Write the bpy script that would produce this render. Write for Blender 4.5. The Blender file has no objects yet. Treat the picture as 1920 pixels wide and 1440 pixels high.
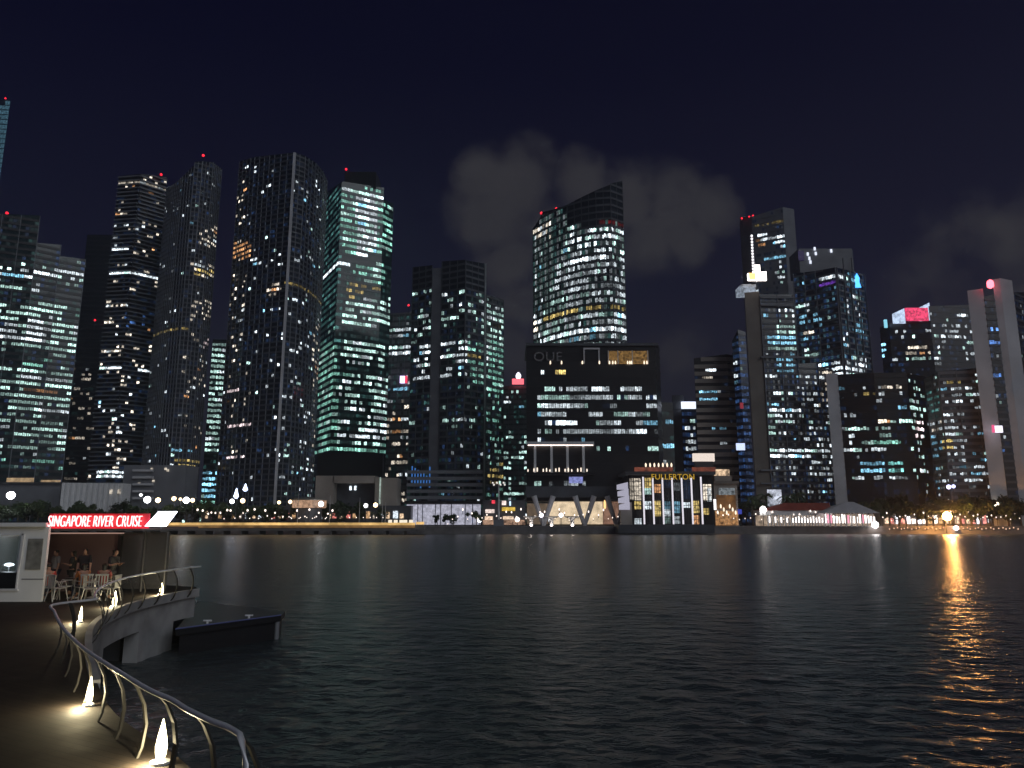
import bpy, bmesh, math, random
import numpy as np
from mathutils import Vector, Matrix
C = bpy.context.scene.collection
rnd = random.Random(7)
# ------------------------------------------------------------------ camera model
HAZE = .00038
H = 4.9; F = 1387.0; PITCH = math.atan((974-720)/F); CP, SP = math.cos(PITCH), math.sin(PITCH)
DECK = 2.1; QUAY = 2.6; QD = 262.0
def ray(px, py):
    u = (px-960)/F; v = (720-py)/F
    return u, CP-v*SP, SP+v*CP
def P(px, py, Y):
    a, b, c = ray(px, py); t = Y/b
    return Vector((a*t, Y, H+c*t))
def PZ(px, py, z):
    a, b, c = ray(px, py); t = (z-H)/c
    return Vector((a*t, b*t, z))
def PX(p):
    x, y, z = p[0], p[1], p[2]-H
    d = y*CP+z*SP; v = -y*SP+z*CP
    return 960+F*x/d, 720-F*v/d
# ------------------------------------------------------------------ helpers
class MB:
    def __init__(s): s.v = []; s.f = []; s.m = []
    def quad(s, a, b, c, d, m=0):
        n = len(s.v); s.v += [tuple(a), tuple(b), tuple(c), tuple(d)]; s.f.append((n, n+1, n+2, n+3)); s.m.append(m)
    def poly(s, pts, m=0):
        n = len(s.v); s.v += [tuple(p) for p in pts]; s.f.append(tuple(range(n, n+len(pts)))); s.m.append(m)
    def box(s, x0, x1, y0, y1, z0, z1, m=0):
        s.hexa([(x0,y0),(x1,y0),(x1,y1),(x0,y1)], z0, z1, m)
    def hexa(s, q, z0, z1, m=0, z1b=None):
        n = len(s.v); k = len(q)
        tops = z1 if isinstance(z1, (list, tuple)) else [z1]*k
        s.v += [(p[0], p[1], z0) for p in q] + [(p[0], p[1], t) for p, t in zip(q, tops)]
        s.f.append(tuple(range(n+k-1, n-1, -1))); s.f.append(tuple(range(n+k, n+2*k)))
        for i in range(k):
            j = (i+1) % k; s.f.append((n+i, n+j, n+k+j, n+k+i))
        s.m += [m]*(k+2)
    def tube(s, pts, r, seg=8, m=0, caps=True):
        pts = [Vector(p) for p in pts]; rs = r if isinstance(r, (list, tuple)) else [r]*len(pts)
        n0 = len(s.v)
        for i, p in enumerate(pts):
            t = (pts[min(i+1, len(pts)-1)]-pts[max(i-1, 0)]).normalized()
            up = Vector((0,0,1)) if abs(t.z) < .9 else Vector((0,1,0))
            a = t.cross(up).normalized(); b = a.cross(t)
            for k in range(seg):
                w = 2*math.pi*k/seg; q = p+a*math.cos(w)*rs[i]+b*math.sin(w)*rs[i]; s.v.append(tuple(q))
        for i in range(len(pts)-1):
            for k in range(seg):
                a = n0+i*seg+k; b = n0+i*seg+(k+1) % seg
                s.f.append((a, b, b+seg, a+seg)); s.m.append(m)
        if caps:
            s.f.append(tuple(n0+k for k in range(seg))[::-1]); s.f.append(tuple(n0+(len(pts)-1)*seg+k for k in range(seg))); s.m += [m, m]
    def lathe(s, c, prof, seg=12, m=0):
        s.tube([(c[0], c[1], c[2]+z) for r, z in prof], [max(r, .001) for r, z in prof], seg, m)
    def build(s, name, mats, parent=None, smooth=False, bevel=0):
        me = bpy.data.meshes.new(name); me.from_pydata(s.v, [], s.f)
        if not isinstance(mats, (list, tuple)): mats = [mats]
        for x in mats: me.materials.append(x)
        if any(s.m): me.polygons.foreach_set('material_index', s.m)
        if smooth: me.polygons.foreach_set('use_smooth', [True]*len(me.polygons))
        me.update()
        o = bpy.data.objects.new(name, me); C.objects.link(o)
        if parent: o.parent = parent; o.matrix_parent_inverse = Matrix.Translation(-parent.location) if parent.rotation_euler.z == 0 else Matrix()
        if bevel:
            b = o.modifiers.new('bevel', 'BEVEL'); b.width = bevel; b.segments = 2; b.limit_method = 'ANGLE'
        return o
def tag(o, label=None, cat=None, group=None, kind=None):
    if label: o['label'] = label
    if cat: o['category'] = cat
    if group: o['group'] = group
    if kind: o['kind'] = kind
    return o
def thing(name, label, cat, loc=(0,0,0), group=None):
    o = bpy.data.objects.new(name, None); C.objects.link(o); o.location = loc; o.empty_display_size = .2
    return tag(o, label, cat, group)
def copy_tree(o, parent=None):
    c = o.copy(); C.objects.link(c)
    if parent: c.parent = parent
    for ch in [x for x in o.children]: copy_tree(ch, c)
    return c
# ------------------------------------------------------------------ materials
def mat(name, col, rough=.6, metal=0, noise=0, nscale=.5, spec=.5, bump=0):
    m = bpy.data.materials.new(name); m.use_nodes = True; nt = m.node_tree; b = nt.nodes['Principled BSDF']
    b.inputs['Roughness'].default_value = rough; b.inputs['Metallic'].default_value = metal
    b.inputs['Base Color'].default_value = (*col, 1); b.inputs['Specular IOR Level'].default_value = spec
    if noise:
        g = nt.nodes.new('ShaderNodeNewGeometry'); n = nt.nodes.new('ShaderNodeTexNoise'); n.inputs['Scale'].default_value = nscale; n.inputs['Detail'].default_value = 5
        nt.links.new(g.outputs['Position'], n.inputs['Vector'])
        r = nt.nodes.new('ShaderNodeMapRange'); r.inputs['From Min'].default_value = .25; r.inputs['From Max'].default_value = .75
        r.inputs['To Min'].default_value = 1-noise; r.inputs['To Max'].default_value = 1+noise
        x = nt.nodes.new('ShaderNodeMix'); x.data_type = 'RGBA'; x.blend_type = 'MULTIPLY'; x.inputs['Factor'].default_value = 1
        x.inputs[6].default_value = (*col, 1)
        nt.links.new(n.outputs['Fac'], r.inputs['Value']); nt.links.new(r.outputs[0], x.inputs[7]); nt.links.new(x.outputs[2], b.inputs['Base Color'])
        if bump:
            bp = nt.nodes.new('ShaderNodeBump'); bp.inputs['Strength'].default_value = bump; bp.inputs['Distance'].default_value = .05
            nt.links.new(n.outputs['Fac'], bp.inputs['Height']); nt.links.new(bp.outputs[0], b.inputs['Normal'])
    return m
def emit(name, col, s, var=0, vs=.45, sampling=True):
    m = bpy.data.materials.new(name); m.use_nodes = True; nt = m.node_tree; b = nt.nodes['Principled BSDF']
    b.inputs['Base Color'].default_value = (.02,.02,.022,1); b.inputs['Roughness'].default_value = .3
    b.inputs['Emission Color'].default_value = (*col, 1); b.inputs['Emission Strength'].default_value = s
    if var:
        g = nt.nodes.new('ShaderNodeNewGeometry'); n = nt.nodes.new('ShaderNodeTexNoise'); n.inputs['Scale'].default_value = vs; n.inputs['Detail'].default_value = 3; n.inputs['Roughness'].default_value = .7
        nt.links.new(g.outputs['Position'], n.inputs['Vector'])
        r = nt.nodes.new('ShaderNodeMapRange'); r.inputs['From Min'].default_value = .34; r.inputs['From Max'].default_value = .66
        r.inputs['To Min'].default_value = s*(1-var); r.inputs['To Max'].default_value = s*(1+var)
        nt.links.new(n.outputs['Fac'], r.inputs['Value']); nt.links.new(r.outputs[0], b.inputs['Emission Strength'])
    if not sampling: m.cycles.emission_sampling = 'NONE'
    return m
M = {}
M['glass'] = mat('dark_curtain_glass', (.02,.026,.034), .12, 0, .4, .15)
M['glass_teal'] = mat('teal_curtain_glass', (.018,.036,.038), .12, 0, .4, .15)
M['glass_blue'] = mat('blue_curtain_glass', (.02,.03,.055), .12, 0, .4, .15)
M['black'] = mat('black_cladding', (.016,.016,.018), .35, 0, .3, .2)
M['spandrel'] = mat('dark_spandrel', (.075,.082,.095), .5, 0, .3, .3)
M['grey'] = mat('grey_cladding', (.19,.2,.22), .6, 0, .3, .12)
M['pale'] = mat('pale_concrete', (.6,.6,.62), .7, 0, .2, .1)
M['beige'] = mat('beige_stone', (.36,.32,.28), .7, 0, .25, .12)
M['brown'] = mat('brown_granite', (.2,.175,.15), .6, 0, .25, .15)
M['white'] = mat('white_paint', (.72,.73,.74), .5, 0, .08, .8)
M['steel'] = mat('brushed_steel', (.82,.83,.86), .4, .25, .1, 4)
M['darksteel'] = mat('dark_painted_steel', (.06,.06,.065), .45, .3)
M['chair'] = mat('chair_metal', (.34,.34,.33), .4, .3)
M['concrete'] = mat('wet_concrete', (.3,.3,.3), .75, 0, .35, 1.2, bump=.3)
M['maroon'] = mat('maroon_panel', (.15,.1,.1), .5, 0, .15, .6)
M['red_roof'] = mat('red_roof_tiles', (.3,.05,.03), .6, 0, .3, .5)
M['canvas'] = mat('grey_tent_canvas', (.5,.5,.53), .8, 0, .15, .3)
M['land'] = mat('paved_ground', (.09,.088,.085), .8, 0, .3, .2)
M['pavestone'] = mat('quay_stone', (.2,.19,.18), .7, 0, .35, .4)
M['leaf'] = mat('tree_leaves', (.045,.075,.025), .6, 0, .5, .8)
M['leaf2'] = mat('dark_tree_leaves', (.03,.05,.022), .6, 0, .5, .8)
M['bark'] = mat('tree_bark', (.09,.07,.05), .8, 0, .3, 2)
M['rubber'] = mat('black_rubber', (.02,.02,.02), .8)
M['red_beacon'] = emit('red_beacon', (1,.02,.04), 2.2, sampling=False)
COL = {'W': (.82,.93,1.), 'G': (.36,.86,.7), 'GW': (.62,.96,.88), 'Wm': (1.,.88,.72), 'Y': (.92,.68,.22), 'B': (.14,.36,1.), 'C': (.3,.72,1.), 'O': (1.,.48,.2), 'T': (.14,.42,.4), 'R': (1.,.03,.03), 'V': (.35,.1,1.), 'P': (1.,.8,.82)}
LUM = [.012,.03,.075,.17,.34,.6,1.,1.7,3.]
_wm = {}
def wmat(c, l):
    k = min(range(len(LUM)), key=lambda i: abs(math.log(LUM[i]/max(l, .01))))
    if (c, k) not in _wm: _wm[(c, k)] = emit('lit_window_%s_glow' % {'W':'cool','G':'green','GW':'mint','Wm':'warm','Y':'yellow','B':'blue','C':'cyan','O':'orange','T':'teal','R':'red','V':'violet','P':'pink'}[c], COL[c], LUM[k], .8, 1.05, False)
    return _wm[(c, k)]
def hsh(*a):
    x = 2166136261
    for t in a:
        x = ((x ^ (int(t) & 0xffffffff))*16777619) & 0xffffffff
        x ^= x >> 13
    x = (x*2654435761) & 0xffffffff
    return (x ^ (x >> 15))/4294967296
# ------------------------------------------------------------------ tower generator
# pts: facade corners left to right (pixel x measured at pixel y, distance); tops: roof line per bay (pixel y left, right)
TID = [0]
def tower(name, label, cat, pts, tops, fh, cw, regions, base=(.05,'W',.6), glass='glass', band='spandrel', bandh=.34, out=.22,
          z0=QUAY, back=22, solid=(), solidmat='pale', fins=0, finmat='grey', finout=.35, run=3, dim=(.35,.045,'T'), beacons=(), group=None, winbays=None, maxwin=100, zwin=None, slabout=None, jit=.75, blind=.65):
    TID[0] += 1; tid = TID[0]
    xy = [Vector((P(a, b, d).x, d)) for a, b, d in pts]
    nb = len(tops)
    ztop = []
    for i, (l, r) in enumerate(tops):
        ztop.append((P(960, l, xy[i].y).z, P(960, r, xy[i+1].y).z))
    cx = sum(p.x for p in xy)/len(xy); cy = xy[0].y
    root = thing(name, label, cat, (cx, cy, z0), group)
    yb = max(q.y for q in xy)+back; cxb = cx*yb/cy
    inw = lambda p: Vector((cxb+(p.x*yb/p.y-cxb)*.985, yb))
    body = MB(); mlist = [M[glass], M[band], M[solidmat], M[finmat]]
    normals = []
    for i in range(nb):
        a, b = xy[i], xy[i+1]; ia, ib = inw(a), inw(b)
        if ia.x > ib.x: ia, ib = ib, ia
        body.hexa([a, b, ib, ia], z0-1, [ztop[i][0], ztop[i][1], ztop[i][1], ztop[i][0]], 2 if i in solid else 0)
        d = (b-a).normalized(); normals.append(Vector((d.y, -d.x)))
    zmax = max(max(t) for t in ztop); nf = int((zmax-z0)/fh)+1
    # floor bands
    for i in range(nb):
        if i in solid: continue
        a, b = xy[i], xy[i+1]; n = normals[i]; o1 = n*(slabout or out)
        L = (b-a).length
        for f in range(nf):
            z = z0+f*fh; lim = min(ztop[i])
            if z+fh*bandh > lim:
                t0, t1 = ztop[i]
                if z+fh*bandh > max(t0, t1): continue
                s = (z+fh*bandh-t0)/(t1-t0); s = min(max(s, 0), 1)
                aa, bb = (a.lerp(b, s), b) if t1 > t0 else (a, a.lerp(b, s))
            else: aa, bb = a, b
            body.hexa([aa+o1, bb+o1, bb-n*.05, aa-n*.05], z, z+fh*bandh, 1)
        if fins:
            k = max(1, round(L/fins))
            for j in range(k+1):
                q = a.lerp(b, j/k); zt = ztop[i][0]+(ztop[i][1]-ztop[i][0])*j/k
                d = (b-a).normalized()*.14
                body.hexa([q-d+n*finout, q+d+n*finout, q+d-n*.05, q-d-n*.05], z0, zt-.2, 3)
    body.build('facade', mlist, root)
    # row regions: ('row', x0, x1, ax, ay, n, p, col, lum)
    def z_at(ax, ay):
        best = None
        for i in range(nb):
            for s in range(11):
                q = xy[i].lerp(xy[i+1], s/10); zz = P(ax, ay, q.y).z; e = abs(PX((q.x, q.y, zz))[0]-ax)
                if best is None or e < best[0]: best = (e, zz)
        return best[1]
    regs = []
    for r in regions:
        if r[0] == 'row': regs.append((r[1], r[2], None, z_at(r[3], r[4]), r[5]*fh/2, r[6], r[7], r[8]))
        else: regs.append((r[0], r[1], r[2], r[3], None, r[4], r[5], r[6]))
    wins = []; dims = []
    for i in range(nb):
        if i in solid or (winbays is not None and i not in winbays): continue
        a, b = xy[i], xy[i+1]; L = (b-a).length; k = max(1, round(L/(cw*.85))); n = normals[i]
        for f in range(nf):
            za = z0+f*fh+fh*(bandh+.04); zb = z0+(f+1)*fh-fh*.03
            if zwin and za < zwin: continue
            cur = None
            for j in range(k+1):
                lit = None
                if j < k:
                    m = a.lerp(b, (j+.5)/k); zt = ztop[i][0]+(ztop[i][1]-ztop[i][0])*(j+.5)/k
                    if zb < zt-.8:
                        x, y = PX((m.x, m.y, (za+zb)/2))
                        p, c, l = base
                        for r in regs:
                            if r[0] <= x <= r[1]:
                                if r[2] is None:
                                    if abs((za+zb)/2-r[3]) <= r[4]: p, c, l = r[5:]
                                elif r[2] <= y <= r[3]: p, c, l = r[5:]
                        h = hsh(tid, i, f, j//run)*.55+hsh(tid, i*7+3, f, j)*.45
                        # remap sum of two uniforms to uniform-ish
                        h = min(max((h-.5)*1.25+.5, 0), .999) if p < .98 else 0
                        if h < p:
                            lv = 1.12*l*math.exp((hsh(tid, i, f+91, j//max(1, run-1))-.5)*2*jit*1.4)
                            cc = c
                            hc = hsh(tid+5, i, f, j//run)
                            if c in ('G', 'GW', 'W', 'Wm') and hc < .16: cc = {'G':'GW','GW':'W','W':'GW','Wm':'W'}[c]
                            elif c in ('W', 'Wm') and hc > .95: cc = 'C' if c == 'W' else 'O'
                            lit = (cc, lv)
                        elif p > 0 and hsh(tid, i+40, f, j) < dim[0]:
                            dims.append((a.lerp(b, j/k), a.lerp(b, (j+1)/k), n, za, zb, dim[2] if not isinstance(dim[2], tuple) else dim[2][j % len(dim[2])], dim[1]*math.exp((hsh(tid, f, j, 5)-.5)*2)))
                if lit and cur and cur[2] == lit[0] and j-cur[0] < 3 and abs(cur[3]-lit[1]) < .35*cur[3]+1e-6:
                    cur[1] = j+1
                else:
                    if cur: wins.append((a, b, n, za, zb, cur, k))
                    cur = [j, j+1, lit[0], lit[1]] if lit else None
    wins.sort(key=lambda w: -(w[5][1]-w[5][0])*(w[1]-w[0]).length/w[6]*(.3+w[5][3]))
    def win_mesh(mb, w, m):
        a, b, n, za, zb, cur, k = w
        gap = .08*(b-a).length/k
        for j in range(cur[0], cur[1]):
            p = a.lerp(b, j/k); q = a.lerp(b, (j+1)/k); d = (q-p).normalized()*gap
            p = p+d+n*.06; q = q-d+n*.06; h = zb-za
            np_ = 2 if (q-p).length > 1. else 1
            for u in range(np_):
                a2 = p.lerp(q, u/np_+(.05 if u else 0)); b2 = p.lerp(q, (u+1)/np_-(.05 if u+1 < np_ else 0))
                r1 = hsh(tid, za*31, j, u); r2 = hsh(tid, za*17, j, u+9)
                z1 = zb-h*blind*(.5*r1*r1 if r1 > .35 else 0); z0_ = za+h*blind*(.35*r2*r2)
                mb.quad((a2.x, a2.y, z0_), (b2.x, b2.y, z0_), (b2.x, b2.y, z1), (a2.x, a2.y, z1), m)
    for w in wins[:maxwin]:
        mb = MB(); win_mesh(mb, w, 0); mb.build('lit_window', wmat(w[5][2], w[5][3]), root)
    rest = MB(); ml = []; idx = {}
    def slot(mm):
        if mm.name not in idx: idx[mm.name] = len(ml); ml.append(mm)
        return idx[mm.name]
    for w in wins[maxwin:]: win_mesh(rest, w, slot(wmat(w[5][2], w[5][3])))
    for p, q, n, za, zb, c, l in dims:
        d = (q-p)*.08; p2 = p+d+n*.05; q2 = q-d+n*.05
        rest.quad((p2.x, p2.y, za), (q2.x, q2.y, za), (q2.x, q2.y, zb), (p2.x, p2.y, zb), slot(wmat(c, l)))
    if rest.f: tag(rest.build('window_field', ml, root), kind='stuff')
    for bx, by, bd in beacons:
        q = P(bx, by, bd); mb = MB(); mb.lathe((q.x, q.y, q.z-.7), [(.25,0),(.6,.25),(.6,.9),(.2,1.25)], 8)
        mb.tube([(q.x, q.y, q.z-.7), (q.x, q.y, q.z-7)], .12, 5); mb.m[-7:] = [1]*7
        mb.build('beacon', [M['red_beacon'], M['darksteel']], root)
    root['_z'] = 0
    del root['_z']
    return root, xy, ztop
def part_box(root, name, px0, px1, py0, py1, D, depth, m, **k):
    a = P(px0, (py0+py1)/2, D); b = P(px1, (py0+py1)/2, D); zt = P(960, py0, D).z; zb = P(960, py1, D).z
    mb = MB(); mb.box(a.x, b.x, D, D+depth, zb, zt); return mb.build(name, m, root, **k)
def glow(name, c, s, **k): return emit(name, c, s, **k)

# ================================================================== FAR SKYLINE
TW = {}
tower('glass_tower', 'blue glass tower cut off by the far left edge, red lamp on its top', 'tower',
      [(-60,250,520),(18,200,522)], [(188,187)], 4, 2.2, [], base=(1,'C',.16), glass='glass_blue', dim=(1,.1,'C'), band='glass_blue', bandh=.12, blind=0, beacons=[(10,184,521)], maxwin=60, jit=.15)  # floodlight on the blue glass put in as glowing window cells
tower('office_tower', 'wide stepped office tower with dense rows of greenish lit floors, leftmost of the skyline', 'tower',
      [(-80,480,320),(66,480,333),(112,480,340),(160,490,347)], [(398,404),(455,459),(480,486)], 2.95, 2.1,
      [(-50,170,488,545,.55,'GW',.8),(-50,170,505,520,.75,'W',1.),(100,165,540,604,.12,'G',.2),(-50,105,548,566,.06,'W',.3),
       (-50,125,568,655,.72,'GW',.7),(-50,120,605,640,.85,'W',1.),(98,160,604,668,.85,'GW',.6),(-50,160,668,690,.3,'G',.3),
       (-50,165,690,800,.65,'GW',.55),(40,110,730,738,.95,'O',.1),(-50,165,770,860,.6,'GW',.5),(-50,165,860,900,.35,'G',.4)],
      base=(.02,'W',.4), glass='glass_teal', dim=(.55,.04,('T','T','B')), fins=8, beacons=[(13,399,331)], run=5, bandh=.42, band='black', blind=.4)
tower('slab_tower', 'unlit slim dark tower between the green office tower and the balcony tower, one red lamp', 'tower',
      [(146,600,470),(206,600,472)], [(440,440)], 3.2, 2.4, [(120,178,690,900,.22,'Wm',.18)], base=(.0,'W',.3), glass='glass', band='black', dim=(.05,.02,'T'), beacons=[(178,600,466)], maxwin=40)
tower('apartment_tower', 'tall balcony apartment tower with two brilliant white floors and a red roof lamp', 'tower',
      [(222,345,368),(262,345,366),(312,345,376)], [(330,326),(326,332)], 2.18, 1.7,
      [('row',200,315,262,345,1,.85,'Wm',.3),('row',235,300,262,357,1,.3,'O',.4),('row',180,312,262,362,1,.2,'Wm',.3),('row',200,240,225,400,2.2,.5,'Wm',.8),
       ('row',200,240,225,420,1,.6,'W',1),('row',240,310,262,433,2,.4,'Wm',.5),('row',200,242,225,468,1.2,.95,'W',2.2),('row',190,300,250,515,1.2,1,'W',3),('row',190,300,250,527,1.6,.45,'Wm',.9),
       ('row',180,240,210,573,1,.8,'Wm',1),('row',180,240,210,608,1,.7,'Wm',1),('row',170,290,230,690,1.2,1,'W',3),('row',190,260,230,665,2,.45,'Wm',.8),
       (180,240,750,800,.25,'W',1.4),(230,260,600,900,.2,'Wm',1.),(190,230,790,900,.3,'Wm',1.2),('row',180,235,200,890,1.4,.95,'W',1.3),(235,270,590,612,.4,'B',.4)],
      base=(.085,'Wm',.9), glass='black', band='grey', bandh=.3, slabout=1.1, dim=(.25,.02,'B'), beacons=[(302,327,370)], run=2)
tower('apartment_tower', 'apartment tower with a slanted peak and pinstriped curved side, beside the balcony tower', 'tower',
      [(314,345,346),(326,345,340),(342,345,335),(362,345,332),(376,345,333),(396,345,337),(413,345,345)],
      [(352,345),(345,330),(330,308),(303,302),(302,304),(304,316)], 2.25, 1.7,
      [(372,415,420,450,.35,'Wm',.7),(370,414,448,462,.85,'Wm',.9),(360,412,494,520,.7,'Wm',.8),(360,408,505,516,.85,'Y',.7),(355,412,562,600,.5,'Wm',.7),
       (350,400,630,660,.35,'P',.6),(345,395,675,740,.35,'Wm',.5),(335,400,805,825,.55,'Wm',.8),(320,360,840,852,.7,'C',.5),(340,380,600,845,.18,'Wm',.5),
       ('row',270,356,315,618,1.2,.95,'Y',.22),('row',326,395,360,872,2.1,.95,'Y',.3),(270,330,870,930,.14,'W',.5)],
      base=(.05,'W',.8), glass='glass', band='spandrel', fins=1.7, finmat='grey', finout=.4, dim=(.3,.02,'B'), beacons=[(381,291,338)], run=2, maxwin=90)
tower('apartment_tower', 'tallest curved apartment tower with a sail top and pale ridge line, few lit windows', 'tower',
      [(449,310,332),(478,300,323),(515,300,317),(551,300,313),(572,300,317),(592,300,326),(606,308,336),(614,325,346)],
      [(302,294),(294,290),(290,286),(286,292),(292,305),(305,320),(320,338)], 2.3, 1.65,
      [(425,462,330,690,.17,'Wm',1.1),(430,470,455,486,.75,'O',.6),(470,535,468,500,.35,'W',.9),(500,530,520,560,.45,'Wm',.7),(425,470,690,870,.12,'Wm',.8),
       (550,614,340,520,.1,'W',.8),(540,614,560,760,.2,'W',.9),(515,612,760,930,.16,'W',.9),(585,614,600,930,.28,'Wm',.5),
       ('row',535,616,560,535,1.3,.9,'Y',.13),('row',425,460,440,735,1,.7,'P',.9),('row',425,470,440,800,1,.8,'P',.6),('row',425,460,440,858,1,.9,'P',.8),(560,612,620,626,.4,'C',.6)],
      base=(.045,'W',1.1), glass='glass', band='spandrel', fins=3.3, finmat='grey', finout=.3, dim=(.3,.022,'B'), run=2)
ap = TID[0]
r5 = [o for o in C.objects if o.get('label', '').startswith('tallest curved')][0]
q0 = P(552, 292, 312.2); mb = MB(); mb.box(q0.x-.5, q0.x+.5, q0.y-.4, q0.y+.5, QUAY, q0.z+1.5); mb.build('ridge_fin', M['pale'], r5)
tower('office_tower', 'narrow strip of green lit office floors squeezed between two apartment towers', 'tower',
      [(394,700,420),(434,700,424)], [(636,637)], 3.25, 2., [(380,440,852,884,.02,'W',.3),(380,440,884,940,.95,'C',1.),(380,440,640,850,.88,'GW',.65)], base=(.8,'G',.6), glass='glass_teal')
tower('office_tower', 'teal glass office tower with angular top, green lit floors and a red roof lamp', 'tower',
      [(612,385,398),(640,370,372),(719,380,385),(737,395,392)], [(360,340),(340,352),(374,382)], 3.5, 1.95,
      [(600,740,347,480,.78,'G',.6),('row',630,725,660,358,1,.95,'GW',1.1),(668,708,366,480,.97,'W',1.15),(600,740,480,496,.0,'G',.3),(600,640,340,640,.6,'T',.22),
       ('row',605,658,640,498,1.2,1,'W',1.8),(664,722,494,532,.7,'G',.6),(640,715,532,558,.4,'Y',.25),(640,735,558,612,.68,'GW',.8),(600,735,614,638,.05,'G',.3),
       (640,722,640,690,.72,'GW',.75),(600,735,688,704,.08,'G',.3),(596,634,640,850,.85,'G',.35),(632,700,704,850,.5,'GW',.9),(700,728,704,835,.95,'GW',.7),(630,725,806,822,.9,'W',1.),(598,728,834,852,.9,'G',.5),(590,740,852,1000,0,'G',.1)],
      base=(.05,'G',.4), glass='glass_teal', dim=(.8,.05,'T'), beacons=[(649,317,380)], run=3, bandh=.4, band='glass_teal', blind=.35)
r6 = [o for o in C.objects if o.get('label', '').startswith('teal glass office')][0]
part_box(r6, 'roof_crown', 646, 705, 322, 352, 381, 14, M['black'])
part_box(r6, 'podium', 594, 716, 850, 960, 366, 5, M['black'])
tower('office_tower', 'grey office tower with one brilliant bluish floor and a glowing violet and red sign', 'tower',
      [(725,620,432),(772,620,428)], [(588,585)], 3.6, 2.,
      [('row',720,772,750,616,1,.9,'W',.4),('row',720,772,750,628,1,.8,'W',.2),('row',720,772,750,660,1.9,1,'W',1.5),('row',720,772,745,735,1,.8,'C',.45),(720,772,745,940,.45,'Wm',.5)], base=(.18,'W',.4), glass='grey', band='spandrel', fins=4, beacons=[(766,572,428)])
r7 = [o for o in C.objects if o.get('label', '').startswith('grey office tower with one')][0]
mb = MB(); a = P(752,712,426); mb.box(a.x-.6, a.x+2.2, 425.5, 426.5, a.z-2, a.z+2.2, 0); mb.box(a.x+2.25, a.x+3.6, 425.5, 426.5, a.z-2, a.z+2.2, 1)
mb.build('lit_sign', [glow('violet_sign', (.75,.6,1), 2.5), glow('red_sign', (1,.05,.12), 1.2)], r7)
tower('office_tower', 'dark faceted glass office tower with a pale notch strip and mint lit floors', 'tower',
      [(774,520,313),(811,505,307.5),(829,505,305.5),(873,495,300),(908,500,307),(912,556,320),(944,566,329)],
      [(501,497),(503,502),(490,487),(488,494),(494,494),(552,562)], 2.72, 1.75,
      [(770,910,480,545,0,'W',.1),(770,815,545,575,.5,'GW',.9),(770,874,545,632,.36,'GW',.7),(874,910,545,632,.25,'GW',.5),(910,946,568,640,.6,'GW',.7),
       ('row',785,874,870,636,1,.9,'W',1.3),('row',778,874,870,652,1,.92,'W',1.3),(775,874,662,712,.55,'W',.9),(874,909,640,720,.65,'G',.45),('row',878,945,885,672,1,.8,'Y',.2),(910,946,640,735,.85,'G',.5),(905,915,560,900,.6,'GW',.7),
       (765,874,720,760,.1,'T',.2),(765,909,758,772,.35,'GW',.3),(765,909,785,800,.4,'GW',.3),(765,909,800,945,.05,'W',.4),(909,946,735,950,.35,'G',.3),(915,946,870,905,.7,'Y',.25)],
      base=(.1,'GW',.4), glass='glass', solid=(1,4), solidmat='grey', dim=(.5,.025,('T','B')), fins=3.5, finmat='spandrel', finout=.3, run=2)
r8 = [o for o in C.objects if o.get('label', '').startswith('dark faceted')][0]
# lower floors of the faceted tower: grey louvred base, blue artwork light and white lobby
for k in range(5):
    part_box(r8, 'base_louvre', 762, 905, 882+k*12, 888+k*12, 296.5, 3, M['grey'])
mb = MB()
for k in range(7):
    a = P(772+k*5.5, 872, 297.2); zt = P(960, 874+((k*37) % 17)*1.2, 297).z; zb = P(960, 905+((k*29) % 11), 297).z
    mb.box(a.x, a.x+.45, 296.9, 297.4, zb, zt)
mb.build('light_artwork', glow('blue_artwork', (.08,.3,.9), .5), r8)
mb = MB(); lob = glow('white_lobby', (.82,.82,1), .5, var=.35, vs=.8)
x = 762
for w in (22, 9, 24, 10, 20, 26, 14, 16):
    a = P(x, 960, 291); b = P(x+w-2, 960, 291); mb.box(a.x, b.x, 291, 292, QUAY+.3, P(960, 946, 291).z)
    x += w
mb.build('lobby_glazing', lob, r8)
part_box(r8, 'entrance_canopy', 758, 915, 939, 945, 285, 12, M['black'])
tower('hotel_tower', 'grey tower with small windows, glowing red sign and white emblem on its roof', 'tower',
      [(944,760,420),(992,760,418)], [(724,723)], 2.9, 1.7, [(940,990,740,800,.3,'W',.9),(940,990,800,930,.38,'GW',.6)], base=(.3,'W',.6), glass='grey', band='spandrel', fins=3)
r9 = [o for o in C.objects if o.get('label', '').startswith('grey tower with small')][0]
a = P(971,715,416); mb = MB(); mb.box(a.x-3.3, a.x+3.4, 415.6, 416.6, a.z-1.7, a.z+1.5); mb.build('sign_board', glow('red_sign_board', (1,.16,.2), 1.6), r9)
mb = MB(); mb.lathe((a.x+.3, 416, a.z+1.5), [(1.0,0),(1.5,1),(1.45,2.2),(.9,3.2),(.1,3.9)], 10); mb.build('emblem', glow('white_emblem', (.85,.83,1), 2.4), r9)
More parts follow.
